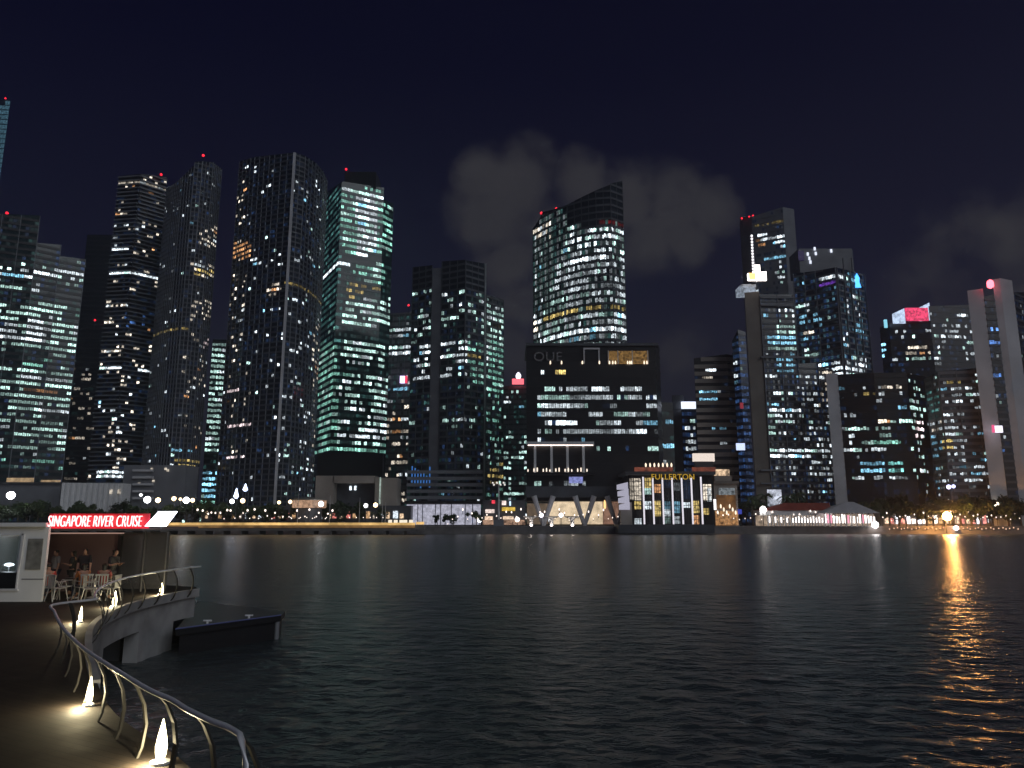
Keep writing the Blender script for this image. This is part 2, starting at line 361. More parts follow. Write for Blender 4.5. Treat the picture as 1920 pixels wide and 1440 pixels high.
# curved OUE tower
tower('office_tower', 'tall curved glass tower with a slanting crown, standing behind the dark hotel block', 'tower',
      [(1000,500,354),(1018,500,347),(1040,500,339.5),(1065,500,333),(1092,500,328),(1120,500,325),(1148,500,324),(1171,500,329)],
      [(428,402),(398,392),(392,384),(384,370),(370,357),(357,346),(344,339)], 3.4, 1.6,
      [(995,1018,390,650,.22,'W',.5),(1018,1175,330,422,0,'W',.2),(1058,1172,422,478,.42,'W',1.1),(1100,1172,425,445,.75,'W',1.2),('row',1030,1174,1150,486,1.,.97,'W',1.3),
       (1018,1173,494,650,.62,'W',.42),(1018,1060,560,650,.5,'GW',.5),(1018,1030,395,575,.1,'W',.3),(1030,1040,395,530,.1,'W',.3),(1040,1051,395,490,.12,'W',.4),(1051,1063,395,455,.1,'W',.3),(1000,1032,417,447,.75,'Wm',.9),
       ('row',1018,1084,1060,590,1.1,.97,'Y',.8),('row',1100,1174,1140,575,1,.8,'Y',.22),('row',1018,1174,1130,610,1.,.85,'W',1.),
       (1155,1172,586,602,1,'W',1.8),('row',1122,1174,1150,420,1,.85,'R',.12),(1000,1012,590,625,.6,'Wm',1.2)],
      base=(.3,'W',.6), glass='glass', dim=(.9,.075,('T','W','GW')), fins=4, finmat='spandrel', finout=.25, beacons=[(1015,399,348),(1043,391,345),(1050,391,345)], run=2, bandh=.28)
# front hotel block
o11, xy11, zt11 = tower('hotel_block', 'dark box hotel block raised on slanted columns, dim letters on its rooftop', 'building',
      [(987,760,275),(1232,760,275),(1240,760,286)], [(646,646),(646,648)], 3.22, 1.62,
      [(985,1240,640,700,0,'W',.1),(1040,1062,686,702,1,'Y',.5),(1014,1022,686,700,1,'W',.7),(1020,1145,714,730,.95,'W',.5),(1165,1202,714,732,.9,'W',.7),(1005,1232,732,748,.85,'GW',.45),(1175,1232,734,748,.9,'W',.8),
       (1005,1100,748,764,.88,'W',.6),(1120,1155,748,764,.8,'W',.3),(1215,1232,748,764,.8,'W',.4),(1005,1062,764,780,.9,'W',.5),(1095,1130,764,780,.7,'W',.5),(1150,1220,764,780,.9,'W',.45),
       (1005,1085,780,796,.65,'W',.9),(1115,1165,780,796,.9,'W',.5),(1195,1232,780,796,.9,'W',.4),(1005,1120,796,812,.7,'W',.35),(1120,1232,796,812,.8,'W',.25),(1180,1215,796,812,.9,'W',.9),(1005,1095,812,828,.5,'W',.7),(1120,1232,826,845,.45,'GW',.8),(1100,1215,845,862,.2,'B',.12),
       (1000,1100,893,910,.55,'W',.2),(1090,1165,910,928,.4,'W',.4)],
      base=(.0,'W',.3), glass='black', band='black', bandh=.38, out=.18, dim=(.12,.03,'B'), run=4, z0=12.5, zwin=16, back=30, blind=.2)
r = o11
D = 274.6
part_box(r, 'underside_slab', 986, 1236, 912, 933, 274, 26, M['spandrel'])
part_box(r, 'roof_parapet', 986, 1234, 643, 648, 274.2, 28, M['spandrel'])
def text(body, size, m, name, parent=None, loc=(0,0,0), ext=.05, width=None, shear=0, rotz=0, off=0):
    cu = bpy.data.curves.new(name, 'FONT'); cu.body = body; cu.size = size; cu.extrude = ext; cu.align_x = 'LEFT'; cu.shear = shear; cu.space_character = 1.05; cu.offset = off
    o = bpy.data.objects.new(name, cu); C.objects.link(o)
    dg = bpy.context.evaluated_depsgraph_get(); me = bpy.data.meshes.new_from_object(o.evaluated_get(dg)); bpy.data.objects.remove(o)
    xs = [v.co.x for v in me.vertices]; s = width/(max(xs)-min(xs)) if width else 1
    R = Matrix.Rotation(rotz, 4, 'Z') @ Matrix.Rotation(math.pi/2, 4, 'X')
    for v in me.vertices:
        v.co.x = (v.co.x-min(xs))*s
        v.co = (R @ v.co)+Vector(loc)
    me.materials.clear(); me.materials.append(m)
    for p in me.polygons: p.material_index = 0
    o = bpy.data.objects.new(name, me); C.objects.link(o)
    if parent: o.parent = parent; o.matrix_parent_inverse = Matrix.Translation(-parent.location)
    return o
a = P(1001,677,D); b = P(1054,677,D)
text('OUE', 5., glow('dim_letters', (.8,.8,.9), .03, sampling=False), 'lettering', r, (a.x, D-.5, a.z), .15, b.x-a.x)
# rooftop restaurant, frame, terrace
warm = glow('warm_restaurant', (1,.55,.16), .16, var=.9, vs=.9)
part_box(r, 'restaurant_glazing', 1140, 1216, 658, 682, 274.4, .4, warm)
for x0 in (1140,1158,1185,1214): part_box(r, 'restaurant_mullion', x0, x0+1.5, 657, 683, 274.1, .25, M['white'])
for xx in (1143,1149,1154,1177,1181,1184,1208,1213,1032,1053,1092,1124):
    q = P(xx, 680, 273.6); mb = MB(); mb.lathe((q.x, q.y, q.z-.6), [(.1,0),(.3,.3),(.25,1.0),(.05,1.4)], 7); mb.build('terrace_lamp', glow('terrace_lamp_glow', (1,.8,.6), 1.6), r) if xx == 1143 else mb.build('terrace_lamp', bpy.data.materials['terrace_lamp_glow'], r)
fw = M['pale']
fl = glow('washed_frame', (1,.93,.88), .22)
part_box(r, 'rooftop_portal', 1094, 1096.5, 654, 682, 274, .6, fw); part_box(r, 'rooftop_portal', 1122, 1124.5, 654, 682, 274, .6, fw); part_box(r, 'rooftop_portal', 1094, 1124.5, 652, 655, 273.9, .8, fw)
for x0 in (1001,1032,1062,1092): part_box(r, 'terrace_column', x0, x0+4.5, 834, 886, 272.2, .8, M['white'])
part_box(r, 'terrace_roof', 988, 1114, 828, 834, 271.5, 3.3, M['white'])
tl = glow('added_terrace_wash', (1,.8,.7), 5)  # strip light added to brighten the terrace columns
part_box(r, 'light_strip', 990, 1112, 834.2, 835.5, 272.0, .15, tl)
part_box(r, 'terrace_floor', 987, 1116, 886, 890, 271.5, 3.3, M['black'])
tg = glow('table_glow', (1,.85,.7), 1.5)
for k in range(14):
    q = P(990+k*8.2+(k*13 % 5), 882, 272); mb = MB(); mb.lathe((q.x, q.y, q.z-.5), [(.12,0),(.22,.2),(.22,.7+(k*7 % 5)*.15),(.05,1.0+(k*7 % 5)*.15)], 6); mb.build('table_lamp', tg, r)
part_box(r, 'screen', 1067, 1093, 894, 906, 274.5, .25, glow('blue_screen', (.4,.45,1), .55, var=.5, vs=1.2))
# slanted V columns and the bright lobby
for x0 in (1003,1080,1140):
    for s in (-1, 1):
        a = P(x0+16, 985, 272.5); b = P(x0+16+s*18, 930, 272.5); a.z = QUAY
        mb = MB(); mb.tube([a, b], [.7,1.], 8); mb.build('slanted_column', M['pale'], r)
lobm = glow('cream_lobby', (1,.78,.52), .75, var=.3, vs=.35)
part_box(r, 'lobby_wall', 1030, 1130, 936, 983, 285, .5, lobm)
part_box(r, 'lobby_wall', 988, 1028, 944, 983, 285, .5, glow('dim_lobby', (1,.72,.5), .12, var=.4))
part_box(r, 'lobby_light', 1034, 1082, 934, 937, 278, 1, glow('lobby_lamp', (1,.93,.75), 2.2))
part_box(r, 'lobby_light', 1090, 1120, 934, 937, 278, 1, bpy.data.materials['lobby_lamp'])
part_box(r, 'lobby_wall', 1130, 1160, 936, 983, 286, .5, glow('rose_lobby', (1,.55,.38), .22, var=.5))
q = P(1134, 946, 274); mb = MB(); mb.lathe((q.x, q.y, q.z-1.6), [(.2,0),(.42,.6),(.4,2.4),(.15,3.2)], 8); mb.build('pendant_lamp', glow('pendant', (1,.62,.25), 1.6), r)
# blocks right of the hotel
tower('office_block', 'narrow dark block with a few blue windows just right of the hotel block', 'building', [(1240,800,302),(1263,800,303)], [(754,755)], 3.3, 1.8, [(1245,1263,788,798,.9,'C',.6),(1240,1262,830,840,.95,'C',.9),(1240,1252,842,850,.5,'W',.5)], base=(.03,'W',.4), glass='black', band='black')
tower('office_block', 'slim windowless pale slab beside the narrow dark block', 'building', [(1262,800,320),(1284,800,318)], [(741,741)], 3.3, 1.8, [], base=(0,'W',.4), glass='grey', band='grey', dim=(0,0,'T'))
o, *_ = tower('office_block', 'bluish slim tower topped by a glowing white sign', 'building', [(1279,800,316),(1309,800,316)], [(768,768)], 3., 1.4, [(1284,1306,780,800,.7,'GW',.8),(1284,1306,800,850,.5,'W',.5),(1275,1284,760,880,.9,'B',.05)], base=(.4,'B',.07), glass='glass_blue', band='glass_blue', dim=(.9,.05,'B'))
part_box(o, 'rooftop_sign', 1278, 1305, 753, 766, 315.5, .8, glow('white_rooftop_sign', (.75,.82,1), 1.7))
tower('office_block', 'beige office block with horizontal stone bands, standing behind the white lit box', 'building', [(1303,720,301.8),(1365,720,301),(1390,720,303)], [(672,664),(664,668)], 3.05, 1.7,
      [(1313,1342,684,697,.8,'W',1.2),(1315,1336,700,708,.7,'Wm',.5),(1312,1330,708,720,.5,'V',.4),(1313,1345,727,752,.8,'C',.9),(1335,1370,800,830,.35,'C',.4),(1350,1362,825,845,.7,'W',.7)], base=(.02,'W',.3), glass='black', band='beige', bandh=.55, out=.35, dim=(.1,.02,'B'))
o, *_ = tower('glass_tower', 'thin blue lit glass slab with a bright white panel low on its face', 'tower', [(1376,700,292),(1388,700,289),(1402,700,290)], [(640,618),(618,622)], 2.6, 1.5, [(1376,1390,640,740,.35,'W',.35)], base=(.85,'B',.06), glass='glass_blue', band='glass_blue', dim=(1,.06,'B'))  # blue floodlighting of the slab put into faintly glowing cells
part_box(o, 'lit_panel', 1381, 1397, 831, 844, 288.4, .5, glow('blue_white_panel', (.6,.7,1), 1.4)); part_box(o, 'red_panel', 1388, 1394, 755, 766, 288.6, .3, glow('red_panel_glow', (1,.1,.15), .25))
# tall slab behind
o, *_ = tower('slab_tower', 'grey concrete slab tower, tallest right of the cloud, red lamps on its roof', 'tower', [(1389,450,486),(1412,450,476),(1472,450,466),(1493,450,474)], [(407,406),(406,388),(388,392)], 3.5, 1.9,
      [('row',1416,1474,1440,420,1,.8,'Y',.12),(1420,1474,438,462,.85,'W',.9),(1416,1450,450,470,.4,'O',.3),('row',1434,1474,1455,480,1.2,.9,'C',.8),(1440,1474,495,520,.5,'W',.8),(1440,1474,520,530,.4,'W',.5)], base=(.02,'W',.3), glass='grey', band='grey', solid=(0,2), solidmat='grey', dim=(.2,.02,'B'), beacons=[(1391,409,480),(1405,406,478),(1412,404,476)])
# bank tower with shaft and frames
o, *_ = tower('office_tower', 'office tower with a plain brown shaft, framed bluish floors and an ablaze white roof sign', 'tower',
      [(1399,600,300.6),(1427,600,300),(1460,600,300.5),(1490,600,301),(1534,700,303),(1560,700,305)], [(549,546),(552,552),(552,552),(682,680),(690,692)], 2.36, 1.25,
      [(1425,1492,545,575,.05,'W',.3),(1457,1492,578,592,.9,'W',1.1),(1430,1475,590,600,.3,'W',.6),(1455,1492,605,625,.85,'GW',.6),('row',1440,1500,1470,640,2,1,'C',1.1),(1440,1492,648,656,.85,'GW',.4),(1456,1492,664,700,.75,'C',.4),(1430,1450,700,712,.5,'W',.6),
       (1430,1500,730,745,.45,'W',.9),('row',1430,1460,1445,760,1,.9,'C',.5),('row',1444,1505,1470,771,1.2,1,'W',1.1),('row',1432,1490,1450,783,1,.8,'W',.6),(1460,1535,782,800,.9,'GW',.35),(1430,1455,798,812,.8,'GW',.6),(1455,1535,810,830,.5,'W',.5),('row',1432,1536,1470,848,1.5,.92,'W',1.2),(1436,1530,870,876,.6,'W',.25),(1520,1560,830,905,.5,'W',.7),(1490,1560,690,830,.3,'W',.5),(1535,1560,690,760,.5,'Wm',.8)],
      base=(.14,'W',.5), glass='glass', solid=(0,), solidmat='brown', dim=(.6,.03,('B','W')), run=3, fins=8, finmat='grey', finout=.5)
for y0 in (556,570,668,880,905):
    part_box(o, 'frame_beam', 1427, 1534 if y0 > 660 else 1490, y0, y0+3, 299, .8, M['grey'])
part_box(o, 'lit_crown', 1390, 1418, 533, 548, 302, 8, glow('crown_lamps', (.7,.82,1), .28, var=1, vs=.8))
sg = glow('white_hot_sign', (1,.9,.85), 6.)
D = 298
a = P(1420,517,D); w = D/F
mb = MB(); mb.hexa([(a.x-18*w,D),(a.x+18*w,D),(a.x+18*w,D+1),(a.x-18*w,D+1)], a.z-9*w, [a.z+5*w, a.z+9*w, a.z+9*w, a.z+5*w]); mb.hexa([(a.x-5*w,D-.2),(a.x+6*w,D-.2),(a.x+3*w,D+1.2),(a.x-2*w,D+1.2)], a.z+5*w, a.z+22*w); mb.build('roof_sign', sg, o)
mb = MB(); mb.box(a.x-17*w, a.x-4*w, D-.5, D-.3, a.z-8*w, a.z+5*w); mb.build('roof_sign_panel', glow('orange_sign_panel', (1,.45,.15), 3.), o)
mb = MB()
for k in range(14):
    q = P(1409.5+k*.25, 442+k*5.6, D+3); mb.lathe((q.x, q.y, q.z-.5), [(.2,0),(.5,.3),(.45,.7),(.1,1)], 7)
mb.build('mast_lamps', glow('mast_lamp', (1,.96,1), 1.8), o)
q = P(1409.5, 440, D+3.3); mb = MB(); mb.tube([(q.x, q.y, q.z), (q.x+.8, q.y, a.z-2)], .25, 6); mb.build('mast', M['grey'], o)
# finned tower
o, *_ = tower('office_tower', 'corner tower with vertical fins, violet strip and a bright blue emblem near its top', 'tower',
      [(1488,520,378),(1529,512,370),(1567,505,362),(1592,512,368),(1619,520,375)], [(513,508),(508,501),(501,507),(507,514)], 3.0, 1.7,
      [('row',1535,1612,1560,519,1.2,.9,'W',.7),('row',1536,1568,1550,534,1.1,.95,'V',.5),(1490,1520,566,582,.9,'W',.9),(1500,1540,592,606,.8,'C',.4),(1508,1535,622,630,.8,'Wm',.7),(1508,1530,632,642,.7,'C',.7),(1510,1540,655,672,.7,'GW',.6),(1585,1615,550,600,.4,'W',.6),(1605,1620,600,640,.8,'C',.35),
       (1550,1560,585,600,.6,'GW',.5),(1576,1590,615,650,.5,'W',.6),(1540,1625,670,684,.5,'W',1.3),(1525,1625,683,705,.92,'W',1.5)],
      base=(.07,'C',.35), glass='glass_blue', band='grey', bandh=.3, dim=(.6,.035,('B','C')), fins=7.5, finmat='grey', finout=.9)
part_box(o, 'plant_block', 1499, 1600, 466, 512, 384, 14, M['grey']); part_box(o, 'violet_panel', 1497, 1508, 470, 488, 383.5, .4, glow('violet_panel_glow', (.2,.1,.7), .06)) ; 
mb = MB(); 
for xx, yy in ((1515,476),(1518,484),(1528,466),(1530,475),(1520,491),(1559,470)):
    q = P(xx, yy, 383); mb.box(q.x-.5, q.x+.5, 383, 383.4, q.z-.9, q.z+.9)
mb.build('plant_lamps', glow('plant_lamp', (.8,.85,1), 1.3), o)
a = P(1607, 527, 371); k = 371/F
mb = MB(); mb.poly([(a.x-5*k,370.2,a.z-14*k),(a.x+7*k,370.8,a.z-13*k),(a.x+4*k,370.7,a.z-2*k),(a.x+5*k,370.7,a.z+6*k),(a.x,370.4,a.z+15*k),(a.x-4*k,370.3,a.z+8*k)])
e = mb.build('emblem', glow('blue_emblem', (.06,.35,1), 3.), o); e.modifiers.new('thick', 'SOLIDIFY').thickness = .4
for xx in (1582, 1598): part_box(o, 'roof_fin', xx, xx+3, 483, 512, 371, 1, M['grey'])
# dark glass block
tower('office_block', 'black glass block with scattered cyan floors and a pale side slab', 'building',
      [(1553,760,287.3),(1572,720,287),(1640,720,284),(1702,720,283),(1738,720,293)], [(701,700),(702,699),(699,698),(700,706)], 2.7, 1.3,
      [(1570,1585,722,732,.9,'C',.2),(1652,1690,718,732,.7,'Wm',.5),(1640,1660,728,742,.8,'W',.4),(1618,1650,735,750,.3,'Y',.1),(1682,1702,762,775,.9,'C',.8),(1645,1672,780,797,.95,'Wm',.8),(1668,1702,782,797,.8,'GW',.6),(1583,1632,797,808,.95,'GW',.6),(1592,1602,808,820,.9,'W',.6),(1640,1672,797,818,.7,'GW',.3),
       (1576,1640,825,840,.55,'GW',.5),(1640,1690,825,840,.85,'G',.5),(1576,1660,840,852,.75,'W',.6),(1612,1660,868,886,1,'C',.7),(1665,1692,868,886,.85,'T',.9),('row',1576,1705,1640,889,1,.6,'W',.35),(1704,1735,700,900,.42,'GW',.7),(1716,1732,790,825,.8,'P',.8)],
      base=(.03,'W',.3), glass='black', band='black', solid=(0,), solidmat='pale', dim=(.25,.015,'B'), run=3)
o, *_ = tower('office_tower', 'dark stepped tower with a glowing pink and white crown sign', 'tower',
      [(1650,620,430),(1668,620,424),(1745,610,420),(1830,610,424)], [(614,606),(606,601),(574,571)], 3.3, 1.75,
      [(1650,1662,640,680,.7,'C',.9),(1735,1746,612,628,.9,'W',.6),(1705,1715,628,640,.8,'W',.8),(1764,1800,610,640,.55,'W',.7),(1700,1745,648,668,.6,'Wm',.6),(1700,1765,668,680,.8,'GW',.5),(1760,1764,650,668,.9,'W',1.2),(1790,1812,584,600,.9,'W',1.3),(1805,1828,605,690,.4,'W',.6)],
      base=(.1,'W',.35), glass='black', band='black', dim=(.3,.02,'B'))
pk = glow('pink_crown', (1,.06,.18), .95, var=.6, vs=.7)
D = 419; part_box(o, 'crown_sign', 1699, 1741, 577, 601, D, 1, pk)
wb = glow('white_blue_crown', (.6,.75,1), 1.1, var=.4, vs=.4)
a = P(1676,606,D); b = P(1698,601,D); mb = MB(); mb.hexa([(a.x,D),(b.x,D),(b.x,D+1),(a.x,D+1)], a.z, [P(960,588,D).z, P(960,578,D).z]*1+[P(960,578,D).z, P(960,588,D).z]); mb.build('crown_wing', wb, o)
mb = MB(); a = P(1722,576,D+1.5); b = P(1746,600,D+1.5); mb.hexa([(a.x,D+1.5),(b.x,D+1.5),(b.x,D+2.5),(a.x,D+2.5)], P(960,600,D).z, [P(960,576,D).z, P(960,566,D).z, P(960,566,D).z, P(960,576,D).z]); mb.build('crown_wing', wb, o)
part_box(o, 'corner_light', 1659, 1664, 599, 614, D, 1, glow('cyan_corner', (.3,.8,1), 1.))
tower('office_block', 'grey striped office block with slanted top and many white windows beside the pale slab', 'building',
      [(1740,760,282),(1766,760,272),(1868,760,268)], [(710,696),(696,688)], 2.42, 1.4,
      [(1738,1766,725,790,.75,'T',.3),(1738,1766,790,812,.7,'Wm',.3),(1740,1768,812,920,.5,'C',.25),(1760,1780,718,732,.85,'W',.9),(1778,1800,705,720,.9,'Y',.6),(1826,1840,700,718,1,'W',1.7),(1778,1805,720,780,.65,'W',.6),(1812,1850,718,745,.7,'W',.8),(1762,1800,740,790,.4,'W',.7),(1760,1800,800,815,.8,'W',.6),(1768,1800,825,842,.8,'Y',.6),(1788,1812,800,900,.75,'W',.3),(1762,1800,850,910,.35,'W',.5),(1820,1865,800,910,.5,'W',.45)],
      base=(.17,'W',.4), glass='spandrel', band='grey', bandh=.45, dim=(.3,.025,'W'), fins=6, finmat='grey')
o, *_ = tower('slab_tower', 'pale concrete slab tower with a narrow window slot and large red lamp', 'tower',
      [(1820,600,266.6),(1850,600,266),(1870,600,266),(1884,600,265.5),(1907,600,266),(1935,600,274)], [(545,541),(556,552),(524,522),(521,526),(548,548)], 2.5, 1.1,
      [(1850,1875,610,624,.8,'B',.6),(1850,1876,636,646,.7,'B',.5),(1855,1880,695,708,.8,'B',.6),(1850,1880,775,785,.6,'C',.3),(1856,1885,830,846,.8,'B',.7),(1860,1890,860,880,.7,'W',.6)], base=(.05,'W',.3), glass='black', band='spandrel', solid=(0,2,3), solidmat='pale', dim=(.3,.02,'B'))
q = P(1857, 533, 264); mb = MB(); mb.lathe((q.x, q.y, q.z-1.6), [(.3,0),(1.1,.6),(1.15,2.2),(.9,2.9),(.2,3.4)], 12); mb.build('beacon', glow('big_red_beacon', (1,.12,.16), 5), o)
D=262; mb = MB(); a = P(1862,805,D); mb.box(a.x, a.x+.7, D, D+.6, a.z-1.1, a.z+1.6, 1); mb.box(a.x+.7, a.x+3.5, D, D+.6, a.z-1.1, a.z+1.3, 0); mb.build('lit_sign', [glow('white_pink_sign', (.9,.85,1), 1.8), glow('pink_edge_sign', (1,.12,.3), 1.)], o)
for k in range(26):
    q = P(1887.5+k*1.25, 545+k*14, 267.4); mb = MB(); mb.box(q.x-.35, q.x+.35, 266.9, 267.1, q.z-.5, q.z+.6); mb.build('slot_window', wmat('W', 1.7) if k in (0,1,2) else (wmat('W', .17) if k % 3 else M['black']), o)
# low left podiums
o = thing('podium_building', 'low flat grey podium with a warm lit band under the leftmost office tower', 'building', P(40,930,290))
part_box(o, 'wall', -60, 112, 906, 960, 290, 20, M['grey']); part_box(o, 'lit_clerestory', 12, 62, 896, 905, 292, .5, glow('warm_band', (1,.7,.4), .35, var=.5)); part_box(o, 'lit_clerestory', 76, 112, 900, 904, 292, .5, bpy.data.materials['warm_band']); part_box(o, 'roof', -60, 116, 904, 908, 289, 22, M['spandrel'])
o = thing('pavilion', 'low pale pavilion with a pleated white front left of the street lamps', 'building', P(170,930,284))
mb = MB(); x = 115
while x < 228:
    a = P(x, 918, 284); b = P(x+5, 918, 284); y = 284 if int(x/5) % 2 else 284.8
    mb.box(a.x, b.x, y, 290, QUAY, P(960, 905+(x-115)*.012, 284).z); x += 5
mb.build('pleated_wall', M['white'], o)
for xx in (205, 220): part_box(o, 'lit_window', xx, xx+5, 918, 926, 283.6, .2, wmat('Wm', .6))
o = thing('podium_building', 'beige stone podium with a large dark recess below the teal glass tower', 'building', P(665,930,292))
part_box(o, 'wall', 590, 624, 892, 990, 292, 10, M['beige']); part_box(o, 'wall', 702, 744, 896, 990, 292, 10, M['beige']); part_box(o, 'lintel', 624, 702, 892, 906, 292, 10, M['beige']); part_box(o, 'recess', 624, 702, 906, 990, 298, 3, M['spandrel'])
for xx in (655, 664): part_box(o, 'lit_window', xx, xx+4, 911, 919, 297.6, .2, wmat('W', 1.7))
part_box(o, 'light_column', 711, 713.5, 895, 945, 291.4, .4, glow('column_strip', (.8,1,.9), .4, var=.5, vs=1))
o = thing('apartment_block', 'low grey apartment block with pale balconies behind the street lamps', 'building', P(260,900,300))
part_box(o, 'wall', 228, 345, 872, 975, 300, 12, M['grey'])
for k in range(5): part_box(o, 'balcony', 248, 285, 880+k*13, 884+k*13, 298.6, 1.4, M['pale'])
for xx, yy in ((258,905),(272,893),(285,900),(264,880),(282,877),(308,877),(312,880),(236,908)): part_box(o, 'lit_window', xx, xx+4, yy, yy+4, 299.5, .3, wmat('Wm', .6))

# ================================================================== GROUND, QUAY, WATER
mb = MB(); mb.quad((-900,QD+1,QUAY),(900,QD+1,QUAY),(900,3000,QUAY),(-900,3000,QUAY)); tag(mb.build('ground', M['land']), kind='structure')
mb = MB(); mb.box(-420, 420, QD, QD+1, -1, QUAY+.05); mb.box(-420,420,QD-.25,QD,QUAY-.5,QUAY-.1)
tag(mb.build('quay_wall', M['pavestone']), 'long stone quay wall along the far shore', 'wall')
# water: real waves, summed directional ripples on a mesh that coarsens with distance
def water():
    rows = []; d = 2.0
    while d < QD+.5:
        rows.append(d); d += max(.085, d*d/(4600*1.9))
    rows = np.array(rows); nc = 360
    u = np.linspace(-1.15, 1.15, nc)
    Y = np.repeat(rows[:, None], nc, 1); X = u[None, :]*(Y*.8+8)
    dy = np.repeat(np.gradient(rows)[:, None], nc, 1); dx = (u[1]-u[0])*(Y*.8+8)
    Z = np.zeros_like(X); rg = np.random.RandomState(3)
    for k in range(70):
        lam = .26*(1.029**k)*rg.uniform(.85, 1.15)
        th = math.radians(-95+rg.normal()*48); kx, ky = 2*math.pi/lam*math.cos(th), 2*math.pi/lam*math.sin(th)
        amp = .0037*min(lam, .8+.12*lam)**.45*rg.uniform(.5, 1.3)*(1 if lam < 1 else .8)
        w = np.clip((lam/(np.abs(math.sin(th))*dy+np.abs(math.cos(th))*dx+1e-6)-2.2)/2.5, 0, 1)
        Z += amp*w*np.sin(kx*X+ky*Y+rg.uniform(0, 6.28)+.8*np.sin(X*.13+k)+.6*np.sin(Y*.21+k*2))
    nr = len(rows); co = np.stack([X, Y, Z], -1).reshape(-1, 3)
    i = np.arange(nr-1)[:, None]*nc+np.arange(nc-1)[None, :]; f = np.stack([i, i+1, i+1+nc, i+nc], -1).reshape(-1, 4)
    me = bpy.data.meshes.new('water'); me.vertices.add(len(co)); me.vertices.foreach_set('co', co.ravel())
    me.loops.add(f.size); me.loops.foreach_set('vertex_index', f.ravel()); me.polygons.add(len(f)); me.polygons.foreach_set('loop_start', np.arange(0, f.size, 4)); me.polygons.foreach_set('loop_total', np.full(len(f), 4))
    me.update(calc_edges=True); me.polygons.foreach_set('use_smooth', [True]*len(f))
    m = bpy.data.materials.new('bay_water'); m.use_nodes = True; nt = m.node_tree; b = nt.nodes['Principled BSDF']
    b.inputs['Base Color'].default_value = (.038,.05,.055,1); b.inputs['Roughness'].default_value = .27; b.inputs['IOR'].default_value = 1.33
    g = nt.nodes.new('ShaderNodeNewGeometry'); mp = nt.nodes.new('ShaderNodeMapping'); mp.inputs['Scale'].default_value = (.75, 1.05, 1)
    nt.links.new(g.outputs['Position'], mp.inputs['Vector'])
    prev = None
    for sc, dist, st in ((.7,.34,.6),(1.9,.17,.75),(5,.06,.8)):
        n = nt.nodes.new('ShaderNodeTexNoise'); n.inputs['Scale'].default_value = sc; n.inputs['Detail'].default_value = 3; nt.links.new(mp.outputs[0], n.inputs['Vector'])
        bp = nt.nodes.new('ShaderNodeBump'); bp.inputs['Strength'].default_value = st; bp.inputs['Distance'].default_value = dist
        nt.links.new(n.outputs['Fac'], bp.inputs['Height'])
        if prev: nt.links.new(prev.outputs[0], bp.inputs['Normal'])
        prev = bp
    nt.links.new(prev.outputs[0], b.inputs['Normal'])
    me.materials.append(m)
    o = bpy.data.objects.new('water', me); C.objects.link(o); tag(o, kind='structure')
water()
# long pier with a glowing edge
a = P(-60, 990, 250); b = P(778, 990, 250); c = P(791, 990, 250)
o = thing('pier', 'long low pier with a glowing amber edge across the left shore', 'pier', (b.x, 250, 0))
mb = MB(); mb.box(a.x, b.x, 250, 258, 1.2, 3.0); mb.box(b.x, c.x+.6, 251, 258, 1.6, 3.0)
x = a.x
while x < b.x: mb.box(x, x+.6, 250.4, 257, -1, 1.2); x += 6
mb.build('deck', M['pavestone'], o)
mb = MB(); mb.box(a.x, b.x, 249.6, 250, 3.02, 3.85); mb.box(b.x+.2, c.x+.6, 250.7, 251, 3.25, 4.1); mb.build('light_strip', glow('amber_strip', (1,.62,.22), .85, var=.5, vs=.12), o)
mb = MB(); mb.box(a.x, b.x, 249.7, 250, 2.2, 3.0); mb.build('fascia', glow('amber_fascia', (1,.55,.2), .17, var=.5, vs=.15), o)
for k in range(5):
    q = P(728+k*9.5+(k*7 % 3), 972, 252); mb = MB(); mb.box(q.x, q.x+1.25, 252, 252.3, 3.6, 4.75); tag(mb.build('lantern_box', glow('lantern_box_glow', (1,.88,.7), 1.1) if k == 0 else bpy.data.materials['lantern_box_glow']), 'square cream lantern box at the end of the amber pier', 'lantern', 'lantern boxes on the pier end')

# ================================================================== WATERFRONT BUILDINGS
# glass restaurant with white light columns
o = thing('restaurant_building', 'glass waterfront restaurant with white light columns and yellow letters', 'building', P(1250,990,258))
part_box(o, 'wall', 1178, 1338, 888, 990, 262, 18, M['black'])
part_box(o, 'base', 1160, 1340, 984, 1000, 254, 10, M['spandrel'])
part_box(o, 'roof', 1172, 1342, 884, 890, 258, 22, M['spandrel'])
lc = glow('white_light_column', (.95,.9,1), .95)
for k in range(7):
    x0 = 1206+k*18.15
    part_box(o, 'light_column', x0, x0+2.6, 894 if k in (0, 6) else 896, 983, 257.6, .4, lc)
cols = ['Y','W','Wm','B','C','W','Y','GW']
bay = [(1209,1221),(1227.5,1239),(1246,1257),(1264,1275),(1282,1294),(1300,1311)]
wins = [(0,896,915,'Y',.6),(0,915,927,'GW',.6),(0,940,955,'W',.8),(1,908,924,'O',.7),(1,938,968,'Y',.5),(2,897,915,'B',.03),(2,940,955,'C',.2),(2,955,968,'W',.5),(3,905,920,'W',.06),(3,940,962,'C',.25),(4,896,935,'B',.03),(4,942,952,'W',.8),(5,938,962,'Y',.5),(5,966,983,'O',.6),(2,970,982,'GW',.2),(3,968,982,'W',.25)]
for bi, y0, y1, c, l in wins: part_box(o, 'window', bay[bi][0], bay[bi][1], y0, y1, 261.6, .3, wmat(c, l))
